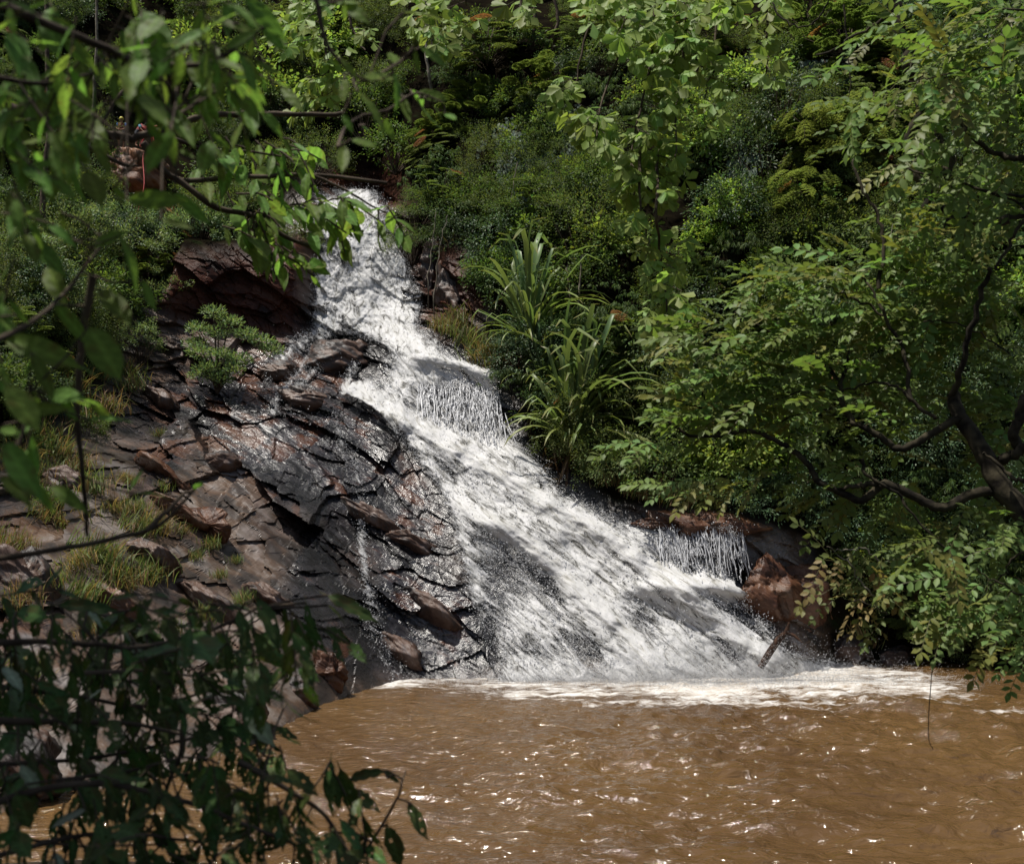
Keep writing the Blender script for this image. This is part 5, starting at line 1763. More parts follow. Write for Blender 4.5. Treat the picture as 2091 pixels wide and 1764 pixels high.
# --- middle left: branch in focus with smaller leaves in front of the upper fall
leafy_branch("dark slender branch with drooping leaves crossing in front of the upper fall",
             [([(-20, 205), (64, 235), (131, 252), (195, 269), (255, 279), (292, 277), (356, 255), (437, 235), (504, 232), (600, 234), (700, 232)], 5.6, 6.2, .032),
              ([(292, 290), (330, 343), (363, 365), (407, 367), (524, 360), (640, 357), (790, 372)], 5.6, 6.2, .022), ([(363, 365), (437, 420), (524, 443), (591, 487), (640, 507), (665, 545)], 5.8, 6.2, .020),
              ([(118, 265), (242, 331), (280, 338)], 5.6, 5.8, .016), ([(195, 269), (240, 200), (290, 130)], 5.6, 5.8, .014), ([(350, 280), (420, 305), (520, 310), (620, 330)], 5.8, 6.1, .012), ([(640, 357), (700, 385), (760, 420), (800, 440)], 6.0, 6.2, .010)],
             [], [([(400, 250), (560, 262), (640, 330), (670, 400), (640, 460), (520, 450), (420, 400), (390, 320)], 100, 46, (5.6, 6.5), (-40, 35), None),
                  ([(640, 370), (790, 400), (805, 440), (740, 470), (690, 450), (650, 420)], 34, 46, (5.8, 6.4), (-60, 35), None),
                  ([(440, 430), (600, 480), (640, 510), (540, 540), (470, 500)], 26, 42, (5.8, 6.4), (-50, 30), None),
                  ([(500, 250), (640, 290), (620, 340), (520, 320)], 20, 44, (5.8, 6.4), (-30, 30), None)], 33, facing=.55)

# --- left edge: large dark leaves hanging
expl = leaf_specs([((330, 110), (560, 350), 2.5, NEAR[2]), ((540, 240), (740, 570), 2.2, NEAR[2], 1.3), ((30, 310), (490, 470), 2.3, NEAR[0]), ((190, 400), (340, 690), 2.2), ((40, 590), (250, 880), 2.0, NEAR[2], 1.2),
                   ((140, 745), (385, 735), 2.2), ((540, 810), (785, 755), 2.4), ((870, 1110), (780, 1230), 2.6, NEAR[2]), ((30, 940), (250, 1300), 2.1), ((610, 10), (800, 215), 2.6), ((870, -40), (955, 160), 2.4), ((820, 1255), (1040, 1240), 2.6),
                   ((180, 1220), (280, 1300), 2.4), ((0, 860), (130, 900), 2.2), ((90, 1010), (200, 1130), 2.4), ((460, 470), (610, 545), 2.5), ((10, 1150), (180, 1250), 2.1), ((200, 440), (120, 620), 2.2), ((10, 470), (100, 700), 2.2), ((0, 180), (140, 320), 2.3)], z4)
expl += leaf_specs([((140, 1400), (405, 1670), 2.5, NEAR[2]), ((560, 1630), (760, 1770), 2.5), ((560, 1490), (770, 1400), 2.4, NEAR[2]), ((730, 1430), (890, 1760), 2.3), ((290, 1410), (380, 1380), 2.6), ((370, 1290), (395, 1400), 2.5)], z1)
leafy_branch("large dark leaves hanging on a thin upright stem at the left edge",
             [([(190, 560), (165, 720), (160, 860), (172, 1000), (178, 1095)], 2.5, 2.8, .011), ([(-20, 700), (60, 660), (130, 600), (215, 490)], 2.2, 2.5, .008), ([(-20, 960), (40, 900), (60, 800)], 2.1, 2.2, .006)], expl,
             [([(-20, 300), (110, 340), (90, 480), (20, 560), (-20, 600)], 30, 66, (2.0, 2.8), (-70, 40), None), ([(-20, 700), (90, 720), (80, 1000), (-20, 1040)], 20, 70, (2.0, 2.6), (-60, 40), None)], 34)
leafy_branch("bare dark branch sweeping up across the left rocks",
             [([(-20, 1140), (60, 1130), (168, 1112), (302, 1082), (350, 1050), (397, 998)], 3.0, 3.2, .010), ([(300, 1082), (345, 1040), (372, 1010), (392, 1000)], 3.1, 3.2, .009)], leaf_specs([((1180, 1230), (1230, 1160), 3.2)], z4), [], 35)

# --- lower left: ragged dark leaves hanging over the pool
expl = leaf_specs([((1160, 190), (1180, 340), 3.6), ((1560, 150), (1730, 430), 3.4), ((1860, 175), (1905, 510), 3.5), ((1990, 130), (2310, 270), 3.8, SERR[3]), ((1990, 190), (2120, 290), 3.8), ((960, 450), (1020, 710), 3.5), ((845, 440), (875, 650), 3.5),
                   ((240, 440), (310, 640), 3.0, SERR[2], 1.3), ((1330, 1150), (1265, 1610), 3.1, SERR[2], .9), ((740, 1190), (620, 1590), 3.0, SERR[0], 1.2), ((840, 1190), (945, 1440), 3.3), ((1590, 1250), (1540, 1570), 3.3, SERR[2]), ((1900, 1310), (1700, 1590), 3.3, SERR[4]),
                   ((2010, 1130), (1970, 1410), 3.4, SERR[1], 1.2), ((2010, 1560), (1990, 1790), 3.4, SERR[4]), ((1660, 930), (1840, 1035), 3.6), ((1470, 760), (1660, 1060), 3.4, PALE[1]), ((1740, 780), (1885, 955), 3.6), ((1320, 740), (1070, 790), 3.3, PALE[0]),
                   ((1230, 590), (1270, 760), 3.4, PALE[0]), ((430, 840), (480, 1030), 3.2, PALE[1]), ((640, 1670), (720, 1790), 3.2), ((820, 1650), (875, 1790), 3.2), ((1010, 1590), (1140, 1790), 3.2), ((1760, 1600), (1540, 1690), 3.3, SERR[4]), ((1440, 480), (1500, 700), 3.4), ((1560, 540), (1640, 790), 3.4, SERR[2]),
                   ((1380, 420), (1400, 640), 3.3), ((1200, 390), (1340, 540), 3.5), ((100, 230), (290, 260), 3.2, SERR[2]), ((530, 230), (650, 320), 3.4, PALE[0]), ((740, 310), (800, 400), 3.5, PALE[0]), ((880, 330), (800, 350), 3.5, PALE[1]), ((790, 420), (910, 500), 3.5, PALE[0]), ((680, 470), (780, 440), 3.5, PALE[1]),
                   ((20, 560), (140, 700), 3.2, PALE[1]), ((620, 700), (480, 790), 3.3, PALE[1]), ((790, 700), (860, 800), 3.4, PALE[0]), ((350, 190), (720, 195), 3.5), ((480, 330), (560, 480), 3.3), ((120, 1160), (260, 1340), 2.9, PALE[1]), ((320, 1310), (470, 1270), 3.0, NEAR[2]), ((520, 1430), (300, 1530), 2.9, PALE[1]), ((1180, 1230), (1190, 1430), 3.3),
                   ((1060, 1480), (940, 1560), 3.4), ((900, 1560), (720, 1620), 3.4, SERR[3]), ((1500, 1530), (1240, 1580), 3.3, SERR[3]), ((330, 1690), (390, 1790), 2.9, PALE[0]), ((100, 1330), (190, 1560), 2.8, SERR[2], 1.3), ((60, 1560), (190, 1720), 2.8, SERR[2], 1.3)], zb)
leafy_branch("ragged dark leaved branches hanging over the pool in the lower left corner",
             [([(-20, 1310), (120, 1309), (200, 1315), (300, 1318), (450, 1278), (524, 1242)], 3.1, 3.6, .011), ([(-20, 1470), (120, 1472), (260, 1476), (380, 1500)], 2.9, 3.3, .011), ([(160, 1375), (280, 1368), (400, 1380)], 3.1, 3.4, .008),
              ([(373, 1456), (370, 1530), (336, 1625), (350, 1680)], 3.2, 3.3, .010), ([(487, 1554), (570, 1600), (655, 1655), (700, 1720)], 3.3, 3.4, .011), ([(120, 1590), (250, 1575), (370, 1545)], 3.0, 3.2, .007), ([(-20, 1700), (150, 1725), (330, 1722)], 3.0, 3.2, .006)], expl,
             [([(-20, 1200), (220, 1205), (420, 1225), (600, 1215), (640, 1290), (560, 1400), (420, 1480), (200, 1520), (-20, 1560)], 230, 68, (2.8, 3.8), (-70, 45), SERR)], 36, None, SERR, None, .6)
leafy_branch("dense shaded leaves behind the ragged ones at the lower left, hiding the shore rocks",
             [([(-20, 1400), (150, 1420), (300, 1440), (460, 1400)], 3.6, 4.0, .010), ([(-20, 1560), (200, 1545), (420, 1500), (520, 1480)], 3.6, 4.1, .009)], [],
             [([(-20, 1230), (300, 1240), (520, 1270), (560, 1400), (500, 1520), (300, 1600), (-20, 1640)], 250, 60, (3.5, 4.4), (-70, 45), SERR)], 39, None, SERR, None, .6)
leafy_branch("darkest lower branch with large ragged leaves in the bottom left corner",
             [([(-20, 1640), (150, 1600), (330, 1620), (520, 1690), (640, 1740)], 2.8, 3.2, .011), ([(-20, 1750), (200, 1700), (420, 1720)], 2.8, 3.1, .009)], [],
             [([(-20, 1500), (200, 1500), (330, 1480), (480, 1560), (620, 1620), (690, 1700), (640, 1764), (-20, 1800)], 240, 72, (2.6, 3.4), (-80, 40), SERR),
              ([(560, 1480), (650, 1520), (740, 1600), (760, 1700), (640, 1760), (560, 1640)], 22, 80, (3.2, 3.6), (-70, 35), SERR)], 38, None, SERR, None, .6)
expl = leaf_specs([((0, 1180), (105, 1470), 3.4, SERR[0]), ((60, 1245), (255, 1180), 3.5, SERR[3]), ((415, 1395), (520, 1600), 3.6, SERR[1], 1.1), ((290, 1520), (370, 1800), 3.4, SERR[2]), ((0, 1490), (160, 1710), 3.3, SERR[0]), ((270, 1200), (375, 1270), 3.6, SERR[3]), ((-60, 1560), (60, 1720), 3.3, SERR[2])], zc)
leafy_branch("thin curling twig with a few dark leaves at the lower end of the pool", [([(712, 1790), (770, 1700), (811, 1628), (822, 1590), (828, 1574)], 3.4, 3.6, .006), ([(811, 1628), (840, 1640), (850, 1660)], 3.6, 3.6, .004), ([(822, 1590), (805, 1580), (785, 1572), (720, 1590)], 3.6, 3.5, .004)], expl, [], 37, None, SERR)

# ------------------------------------------------------------------ hanging vines: every leaf (a hand of rounded leaflets) its own part
def hand_leaf(seed, k, col):
    rng = np.random.default_rng(seed)
    g = Geo()
    a = np.linspace(-1.15, 1.15, k) + rng.normal(0, .1, k)
    ax = np.stack([np.cos(a), np.sin(a), -.15 - .3 * rng.random(k)], 1)
    T = (np.array([(0, 0, 0), (.35, .22, .03), (.72, .5, .05), (1, .12, -.02), (1, -.12, -.02), (.72, -.5, .05), (.35, -.22, .03), (.6, 0, -.01)]),
         np.array([(0, 7, 1), (1, 7, 2), (2, 7, 3), (3, 7, 4), (4, 7, 5), (5, 7, 6), (6, 7, 0)]))
    g.leaves(np.tile((.32, 0, 0.), (k, 1)), ax, np.tile((0, 0, 1.), (k, 1)) + rng.normal(0, .25, (k, 3)), .66 * rng.uniform(.85, 1.1, k), .40, vary(rng, k, col, .10, .05), T)
    g.add([(0, .012, 0), (0, -.012, 0), (.33, -.012, .0), (.33, .012, 0)], [(0, 1, 2, 3)], (.10, .12, .04))
    return g.mesh("leaf", M_VINE)


M_VINE = leaf_material("vine_leaf", 0.5, 0.46, 0.2, 0.14)
HANDS = [hand_leaf(500 + i, 3 + i % 3, (.19, .27, .06)) for i in range(10)]


def hanging_vine(label, poly, n, d, strands, seed, size=.228, group="hanging vines with rounded leaves"):
    rng = np.random.default_rng(seed)
    pa = np.array(poly, float)
    top = strands[0]
    origin = P(top[0][0], top[0][1], d)
    root = link("hanging_vine", None, None, origin)
    tag(root, label, "vine", group)
    lines = []
    for k, st in enumerate(strands):
        w = np.array([P(x, y, d + rng.normal(0, .25)) for x, y in st])
        limb(root, origin, w, np.linspace(.022, .007, len(w)), M_BARK, "stem", wob=.01, sides=5)
        lines.append(np.array(st, float))
    tw = Geo()
    k = 0
    while k < n:
        q = rng.uniform(pa.min(0), pa.max(0))
        if not in_poly(q[None], poly)[0] or vnoise(np.array(q[0] * .022), np.array(q[1] * .016), seed) < -.28:
            continue
        dd = d + rng.normal(0, .45)
        b = P(q[0], q[1], dd)
        best = min(lines, key=lambda l: np.min(np.abs(l[:, 0] - q[0]) + np.abs(l[:, 1] - q[1])))
        sx = np.interp(q[1], best[:, 1], best[:, 0])
        a = rng.uniform(0, 6.28)
        ax = np.array([math.cos(a), .5 * math.sin(a) - .35, -.55 + rng.normal(0, .35)])
        ax /= np.linalg.norm(ax)
        nr = np.array([rng.normal(-.2, .4), -.75 + rng.normal(0, .3), .75 + rng.normal(0, .3)])
        put_leaf(root, origin, b, b + ax * size * rng.uniform(.5, 1.3), HANDS[rng.integers(10)], nr)
        if k % 3 == 0 and abs(sx - q[0]) < 90:
            tw.tube([P(sx, q[1] - 14, d) - origin, b - origin], .005, 3, (1, 1, 1), False)
        k += 1
    tw.build("tendrils", M_BARK, root)["kind"] = "stuff"
    return root


hanging_vine("great hanging vine curtain of rounded bright leaves, left half under the top edge", [(1160, -20), (1330, -20), (1370, 120), (1360, 300), (1280, 360), (1250, 300), (1190, 290), (1130, 200), (1165, 80)], 298, 11.4,
             [[(1290, -60), (1270, 90), (1230, 200), (1215, 290)], [(1340, -60), (1330, 120), (1300, 250), (1285, 350)], [(1230, -60), (1190, 100), (1165, 210)]], 1)
hanging_vine("great hanging vine curtain of rounded bright leaves, right half under the top edge", [(1330, -20), (1510, -20), (1505, 130), (1470, 230), (1400, 330), (1360, 330), (1350, 120)], 280, 11.6,
             [[(1400, -60), (1395, 100), (1385, 230), (1380, 320)], [(1470, -60), (1460, 90), (1440, 200)]], 2)
hanging_vine("long narrow tail of the hanging vine reaching down to the right tree's tips", [(1270, 330), (1400, 320), (1395, 420), (1400, 520), (1390, 580), (1410, 640), (1390, 700), (1340, 690), (1315, 640), (1320, 560), (1290, 470), (1265, 400)], 190, 11.5,
             [[(1345, 300), (1340, 420), (1350, 540), (1362, 640), (1372, 700)], [(1310, 300), (1305, 400), (1325, 500)]], 3)
hanging_vine("short strand of the vine hanging right of the great curtain", [(1535, -20), (1590, -20), (1600, 80), (1575, 165), (1550, 140), (1545, 60)], 46, 11.6, [[(1560, -60), (1568, 60), (1565, 150)]], 4)
hanging_vine("small sprig of vine at the top edge left of the great curtain", [(1030, -20), (1090, -20), (1085, 30), (1060, 35)], 14, 11.4, [[(1060, -60), (1065, 10)]], 5)
hanging_vine("sprig of rounded leaves hanging from the top edge left of the dark centre", [(830, -20), (990, -20), (985, 20), (940, 60), (890, 110), (850, 80)], 60, 11.8, [[(880, -60), (890, 40), (880, 95)], [(950, -60), (950, 10)]], 6)
hanging_vine("cluster of rounded leaves over the gully left of the dark centre", [(600, -20), (700, -20), (760, 60), (770, 110), (700, 220), (640, 260), (570, 200), (560, 80)], 150, 11.2, [[(640, -60), (660, 80), (690, 180)], [(700, -60), (720, 60), (745, 100)]], 7, .205)

# ------------------------------------------------------------------ the right-hand tree with its mossy limbs
M_MOSSY = bark_material("bark_mossy", (0.009, 0.007, 0.005), (0.055, 0.046, 0.028), 9.0, .95)


def pinnate(seed, k, col, curl=.25):
    rng = np.random.default_rng(seed)
    g = Geo()
    t = np.linspace(.14, .96, k)
    x, z = t, -curl * t ** 2
    for sg in (-1, 1):
        tt = t + .03 * sg
        pos = np.stack([tt, 0 * tt, -curl * tt ** 2], 1)
        ax = np.tile((.5, .85 * sg, -.12), (k, 1)) + rng.normal(0, .10, (k, 3))
        g.leaves(pos, ax, np.tile((0, 0, 1.), (k, 1)) + rng.normal(0, .22, (k, 3)), .27 * np.interp(t, [0, .5, 1], [.8, 1.05, .8]), .125, vary(rng, k, col, .10, .05), T_OVAL)
    g.leaves([(1.0, 0, -curl)], [(1, 0, -.4)], [(0, 0, 1.)], .27, .13, col, T_OVAL)
    q = np.linspace(0, 1, 5)
    V = np.concatenate([np.stack([q, 0 * q + .007, -curl * q ** 2], 1), np.stack([q, 0 * q - .007, -curl * q ** 2], 1)])
    g.add(V, [(i, i + 1, i + 6, i + 5) for i in range(4)], (.09, .085, .035))
    return g.mesh("leaf", M_PINN)


M_PINN = leaf_material("pinnate_leaf", 0.48, 0.42, 0.22, 0.14)
PINN = [pinnate(600 + i, 5 + i % 3, c) for i, c in enumerate(((.12, .185, .042), (.11, .17, .040), (.13, .195, .042), (.095, .155, .038), (.12, .18, .05), (.16, .175, .04)))]
zr = lambda q: (1388.5 + q[0] * .336, 585.5 + q[1] * .336)      # readings taken on an enlarged part of the photograph
zt = lambda q: (1388.5 + q[0] * .336, q[1] * .336)
TD = 9.0
torig = P(2140, 1330, TD)
tree = link("leaning_tree", None, None, torig)
tag(tree, "leaning tree at the right with crooked mossy limbs and paired leaflets", "tree")


def tl(name, pts, conv, d0, d1, r0, r1, mat=M_MOSSY, parent=None, org=None, n=None, wob=.01):
    w = np.array([P(*conv(p), d0 + (d1 - d0) * i / (len(pts) - 1)) for i, p in enumerate(pts)])
    return limb(parent or tree, torig if org is None else org, w, np.linspace(r0, r1, len(w)), mat, name, n, 10, wob)


tl("trunk", [(2300, 1900), (2200, 1560), (2090, 1380), (1960, 1230), (1880, 1090), (1780, 900), (1690, 770), (1655, 640)], zr, TD - .3, TD + .1, .115, .055, wob=.006)
tl("limb", [(1930, 1240), (1870, 1240), (1740, 1270), (1600, 1340), (1480, 1300), (1330, 1225), (1240, 1195), (1190, 1230), (1100, 1300), (1010, 1260), (900, 1215), (830, 1170), (790, 1090), (720, 1020), (650, 970), (540, 910), (400, 868), (300, 900), (240, 905), (60, 900), (-20, 850), (-120, 780), (-190, 740)], zr, TD - .1, TD + .4, .048, .010, wob=.004, n=90)
tl("limb", [(1210, 1195), (1120, 1200), (1030, 1212), (960, 1220)], zr, TD, TD + .1, .03, .012)
tl("limb", [(1700, 790), (1560, 870), (1350, 985), (1250, 930), (1120, 850), (1040, 820)], zr, TD, TD + .2, .038, .024, wob=.006)
tl("limb", [(1040, 830), (985, 700), (975, 600), (1010, 500), (1030, 390)], zr, TD + .2, TD + .5, .028, .012)
tl("limb", [(1655, 650), (1700, 520), (1760, 280), (1850, 0), (1880, -120)], zr, TD, TD - .6, .03, .018)
tl("limb", [(2060, 960), (2030, 900), (2060, 780), (2100, 660)], zr, TD - .4, TD - .5, .045, .04)
tl("limb", [(1950, 1050), (2020, 1020), (2110, 960)], zr, TD - .3, TD - .5, .045, .04)
tl("twig", [(1560, 800), (1440, 720), (1370, 640), (1310, 600), (1150, 585), (1020, 620), (730, 640), (560, 690)], zr, TD, TD + .4, .018, .006)
tl("twig", [(1400, 690), (1350, 400), (1240, 170), (1170, 20), (1100, -60)], zr, TD + .1, TD + .5, .022, .008)
tl("twig", [(1240, 170), (1140, 110), (1010, 50), (880, 0), (760, -40)], zr, TD + .3, TD + .5, .012, .005)
tl("twig", [(980, 580), (800, 440), (660, 400), (420, 400), (200, 410)], zr, TD + .4, TD + .6, .012, .004)
tl("twig", [(960, 560), (860, 450), (700, 330), (560, 280), (330, 150)], zr, TD + .4, TD + .7, .012, .004)
tl("twig", [(240, 890), (200, 810), (120, 740), (0, 700), (-100, 640)], zr, TD + .4, TD + .6, .014, .005)
tl("twig", [(930, 740), (800, 750), (640, 800), (560, 860)], zr, TD + .2, TD + .5, .010, .004)
tl("twig", [(650, 970), (660, 1050), (655, 1120)], zr, TD + .3, TD + .3, .007, .003)
tl("twig", [(1110, 1050), (1150, 1150), (1320, 1250), (1400, 1380), (1580, 1560), (1700, 1700)], zr, TD, TD - .1, .016, .006)
tl("twig", [(1480, 210), (1640, 210), (1830, 290), (2000, 400)], zr, TD + .2, TD, .008, .006)
tl("twig", [(2090, 1180), (1990, 1130), (1840, 1000)], zr, TD - .5, TD - .3, .02, .012)
tl("twig", [(1500, 560), (1650, 680), (1830, 880), (1990, 960), (2090, 955)], zt, TD - .6, TD - .9, .016, .026)
tl("twig", [(840, 330), (960, 290), (1100, 200), (1240, 100), (1330, -40)], zt, TD, TD - .3, .010, .016)
tl("twig", [(990, 20), (1010, 200), (1035, 400), (1020, 620)], zt, TD, TD, .009, .004)
tl("twig", [(560, 20), (640, 130), (760, 160), (840, 110), (900, 0)], zt, TD + .3, TD, .008, .008)
tl("twig", [(1040, 960), (1120, 1160), (1190, 1290), (1240, 1480), (1200, 1750)], zt, TD + .5, TD + .2, .012, .02)
tl("twig", [(1300, 1000), (1480, 1050), (1800, 1130), (2100, 1200)], zt, TD - .4, TD - .8, .008, .014)
tl("twig", [(1390, 980), (1600, 1060), (1900, 1170), (2100, 1250)], zt, TD - .3, TD - .8, .006, .010)
tl("twig", [(1920, 1640), (2000, 1480), (2091, 1330)], zt, TD - .5, TD - .6, .012, .016)
rng_t = np.random.default_rng(77)


def pinnate_region(parent, origin, poly, n, d0, d1, am, asd, lv, objects=True, meshes=PINN, thin=-.3):
    pa = np.array(poly, float)
    k = 0
    while k < n:
        q = rng_t.uniform(pa.min(0), pa.max(0))
        if not in_poly(q[None], poly)[0] or vnoise(np.array(q[0] * .012), np.array(q[1] * .020), 5) < thin:
            continue
        d = rng_t.uniform(d0, d1)
        a = math.radians(rng_t.normal(am, asd))
        L = lv * rng_t.uniform(.65, 1.2) * VS / 1024 * d
        ax = np.array([math.cos(a), rng_t.normal(-.25, .35), math.sin(a)])
        nr = np.array([rng_t.normal(-.1, .3), -.42 + rng_t.normal(0, .3), 1.0])
        b = P(q[0], q[1], d)
        put_leaf(parent, origin, b, b + ax / np.linalg.norm(ax) * L, meshes[rng_t.integers(len(meshes))], nr)
        k += 1


pinnate_region(tree, torig, [(1385, 770), (1400, 700), (1470, 630), (1520, 590), (1580, 700), (1640, 780), (1600, 890), (1470, 870), (1400, 880)], 66, TD + .1, TD + .9, 172, 24, 112)
pinnate_region(tree, torig, [(1430, 620), (1560, 560), (1700, 520), (1850, 500), (1900, 700), (1850, 860), (1700, 880), (1600, 800)], 112, TD + .1, TD + 1.1, 170, 32, 108)
pinnate_region(tree, torig, [(1850, 480), (2110, 430), (2110, 960), (1960, 880), (1880, 780)], 80, TD + .1, TD + 1.1, 185, 40, 105)
pinnate_region(tree, torig, [(1250, 900), (1420, 900), (1560, 960), (1500, 1010), (1330, 1000)], 14, TD, TD + .6, 190, 30, 95)
pinnate_region(tree, torig, [(1640, 900), (1830, 960), (1960, 1060), (1900, 1120), (1750, 1040)], 20, TD + .2, TD + .8, 200, 40, 95)

def pinnate_mass(parent, origin, regions, seed):
    rng = np.random.default_rng(seed)
    V, Fc, T, base = [], [], [], 0
    src = []
    for m in PINN:
        co = np.empty(len(m.vertices) * 3)
        m.vertices.foreach_get("co", co)
        ti = np.empty(len(m.vertices) * 4)
        m.attributes["tint"].data.foreach_get("color", ti)
        ix = np.empty(len(m.loops), np.int32)
        m.loops.foreach_get("vertex_index", ix)
        src.append((co.reshape(-1, 3), ti.reshape(-1, 4)[:, :3], ix.reshape(-1, 3)))
    for poly, n, d0, d1, am, asd, lv in regions:
        pa = np.array(poly, float)
        k = 0
        while k < n:
            q = rng.uniform(pa.min(0), pa.max(0))
            if not in_poly(q[None], poly)[0]:
                continue
            d = rng.uniform(d0, d1)
            a = math.radians(rng.normal(am, asd))
            L = lv * rng.uniform(.6, 1.15) * VS / 1024 * d
            ax = np.array([math.cos(a), rng.normal(-.25, .35), math.sin(a)])
            ax /= np.linalg.norm(ax)
            sd = np.cross((rng.normal(-.1, .3), -.42 + rng.normal(0, .3), 1.0), ax)
            sd /= np.linalg.norm(sd)
            co, ti, ix = src[rng.integers(len(src))]
            V.append((P(q[0], q[1], d) - origin) + L * (co @ np.stack([ax, sd, np.cross(ax, sd)])))
            Fc.append(ix + base)
            T.append(ti * rng.uniform(.75, 1.2))
            base += len(co)
            k += 1
    o = link("foliage", raw_mesh("foliage", np.concatenate(V), np.concatenate(Fc), np.concatenate(T), M_PINN), parent)
    o["kind"] = "stuff"
    return o


pinnate_mass(tree, torig, [([(1420, 620), (1560, 560), (1700, 520), (1900, 470), (2110, 430), (2110, 960), (1900, 870), (1700, 880), (1470, 860), (1400, 780)], 330, TD + .3, TD + 2.0, 170, 35, 95),
                           ([(1500, 900), (1700, 900), (2110, 960), (2110, 1100), (1900, 1110), (1700, 1060), (1520, 990)], 60, TD + .4, TD + 1.8, 185, 40, 85),
                           ([(1750, 60), (2110, -20), (2110, 460), (1850, 480), (1760, 380)], 120, TD - .3, TD + 1.6, 190, 45, 90)], 91)
lsp = link("low_branch", None, None, P(1880, 1120, TD))
lo_ = P(1880, 1120, TD)
tag(lsp, "low sunlit branch with yellowish leaves in front of the right bank", "branch")
tl("twig", [(1230, 1680), (1150, 1600), (1060, 1590), (960, 1600), (890, 1580)], zr, TD, TD, .008, .003, M_PALEBARK, lsp, lo_)
tl("twig", [(1180, 1880), (1110, 1800), (1030, 1680), (960, 1620)], zr, TD, TD, .007, .004, M_PALEBARK, lsp, lo_)
tl("twig", [(1260, 1990), (1160, 1930), (1060, 1900)], zr, TD, TD, .006, .003, M_PALEBARK, lsp, lo_)
PINN_Y = [pinnate(640 + i, 3 + i, c, .35) for i, c in enumerate(((.17, .17, .05), (.13, .165, .05), (.20, .155, .055)))]
pinnate_region(lsp, lo_, [(1650, 1110), (1800, 1130), (1850, 1220), (1800, 1285), (1690, 1210)], 26, TD - .1, TD + .2, 230, 50, 80, True, PINN_Y, -2)

rb = link("low_branch", None, None, P(2091, 1270, TD - .6))
rb_ = P(2091, 1270, TD - .6)
tag(rb, "leafy low branch dipping towards the pool at the right edge", "branch")
tl("twig", [(2150, 1900), (2000, 1830), (1880, 1760), (1800, 1720)], zr, TD - .7, TD - .6, .010, .004, M_MOSSY, rb, rb_)
tl("twig", [(2150, 1600), (2040, 1640), (1960, 1750), (1860, 1900)], zr, TD - .7, TD - .5, .012, .004, M_MOSSY, rb, rb_)
pinnate_region(rb, rb_, [(1850, 1110), (2110, 1040), (2110, 1345), (2050, 1310), (1970, 1295), (1900, 1240)], 64, TD - .8, TD + .2, 195, 40, 95)

ur = link("shaded_branch", None, None, P(2091, 100, TD - .9))
ur_ = P(2091, 100, TD - .9)
tag(ur, "shaded branch with paired leaflets in the upper right corner", "branch")
tl("twig", [(2150, 380), (1980, 400), (1750, 420), (1500, 480), (1300, 500)], zt, TD - 1, TD - .6, .012, .004, M_MOSSY, ur, ur_)
tl("twig", [(2150, 60), (1900, 60), (1700, 130), (1560, 240)], zt, TD - 1, TD - .6, .010, .004, M_MOSSY, ur, ur_)
pinnate_region(ur, ur_, [(1700, 130), (1850, -20), (2110, -20), (2110, 430), (1960, 420), (1860, 250), (1740, 220)], 90, TD - 1.2, TD, 200, 45, 120)

for pts, r0, r1, lab in (
        ([(1270, -60), (1330, 100), (1330, 190), (1390, 290), (1380, 380), (1430, 470), (1500, 600), (1550, 760), (1570, 880), (1640, 960), (1615, 1060), (1690, 1190), (1720, 1240), (1740, 1330), (1810, 1340), (1870, 1370), (1990, 1330), (2140, 1270)], .07, .05, "thick twisted liana snaking down the right side"),
        ([(1430, 560), (1460, 680), (1400, 790), (1390, 890), (1480, 960), (1490, 990), (1435, 1060), (1500, 1140), (1520, 1190), (1490, 1270), (1580, 1262), (1660, 1300), (1615, 1370), (1640, 1405), (1700, 1370), (1760, 1345)], .042, .034, "thinner looping liana left of the thick one")):
    w = np.array([P(*zt(p), 10.2) for p in pts])
    o = link("twisted_liana", None, None, w[0])
    tag(o, lab, "liana")
    limb(o, w[0], w, np.linspace(r0, r1, len(w)), M_MOSSY, "stem", 80, 9, .002)
w = np.array([P(1910, 1240, 9.4), P(1909, 1330, 9.4), P(1900, 1400, 9.4), P(1896, 1500, 9.4), P(1906, 1530, 9.4)])
tag(limb(None, np.zeros(3), w, np.linspace(.006, .003, 5), M_BARK, "hanging_tendril", 24, 5, .002), "thin bare tendril hanging in front of the pool at the right", "vine")

# ------------------------------------------------------------------ crowns overhead: unseen trees put in to shade the near branches and the pool
def crown_tree(name, label, base, blobs, trunk, seed, L=.22, W=.09, per=900, col=(.045, .075, .026), r=.3):
    rng = np.random.default_rng(seed)
    base = np.array(base, float)
    o = link(name, None, None, base)
    tag(o, label, "tree")
    t = np.array(trunk, float)
    limb(o, base, t, np.linspace(r, r * .45, len(t)), M_BARK, "trunk")
    g, lg = Geo(), Geo()
    for (x, y, z, R, dens) in blobs:
        n = int(per * dens)
        c = np.array([x, y, z])
        d = rdir(rng, n)
        pos = c + d * (rng.random((n, 1)) ** .45) * np.array([R, R, R * .5])
        g.leaves(pos - base, rdir(rng, n) + np.array([0, 0, -.5]), np.array([0, 0, 1.]) + .5 * rng.normal(0, 1, (n, 3)), L * rng.uniform(.7, 1.2, n), W, vary(rng, n, col), T_DIA)
        lg.tube([t[-1] - base, (t[-1] + c) / 2 - base + np.array([0, 0, .4]), c - base], [r * .4, r * .2, .03], 5)
    g.build("crown", M_LEAF, o)
    lg.build("limb", M_BARK, o)
    return o


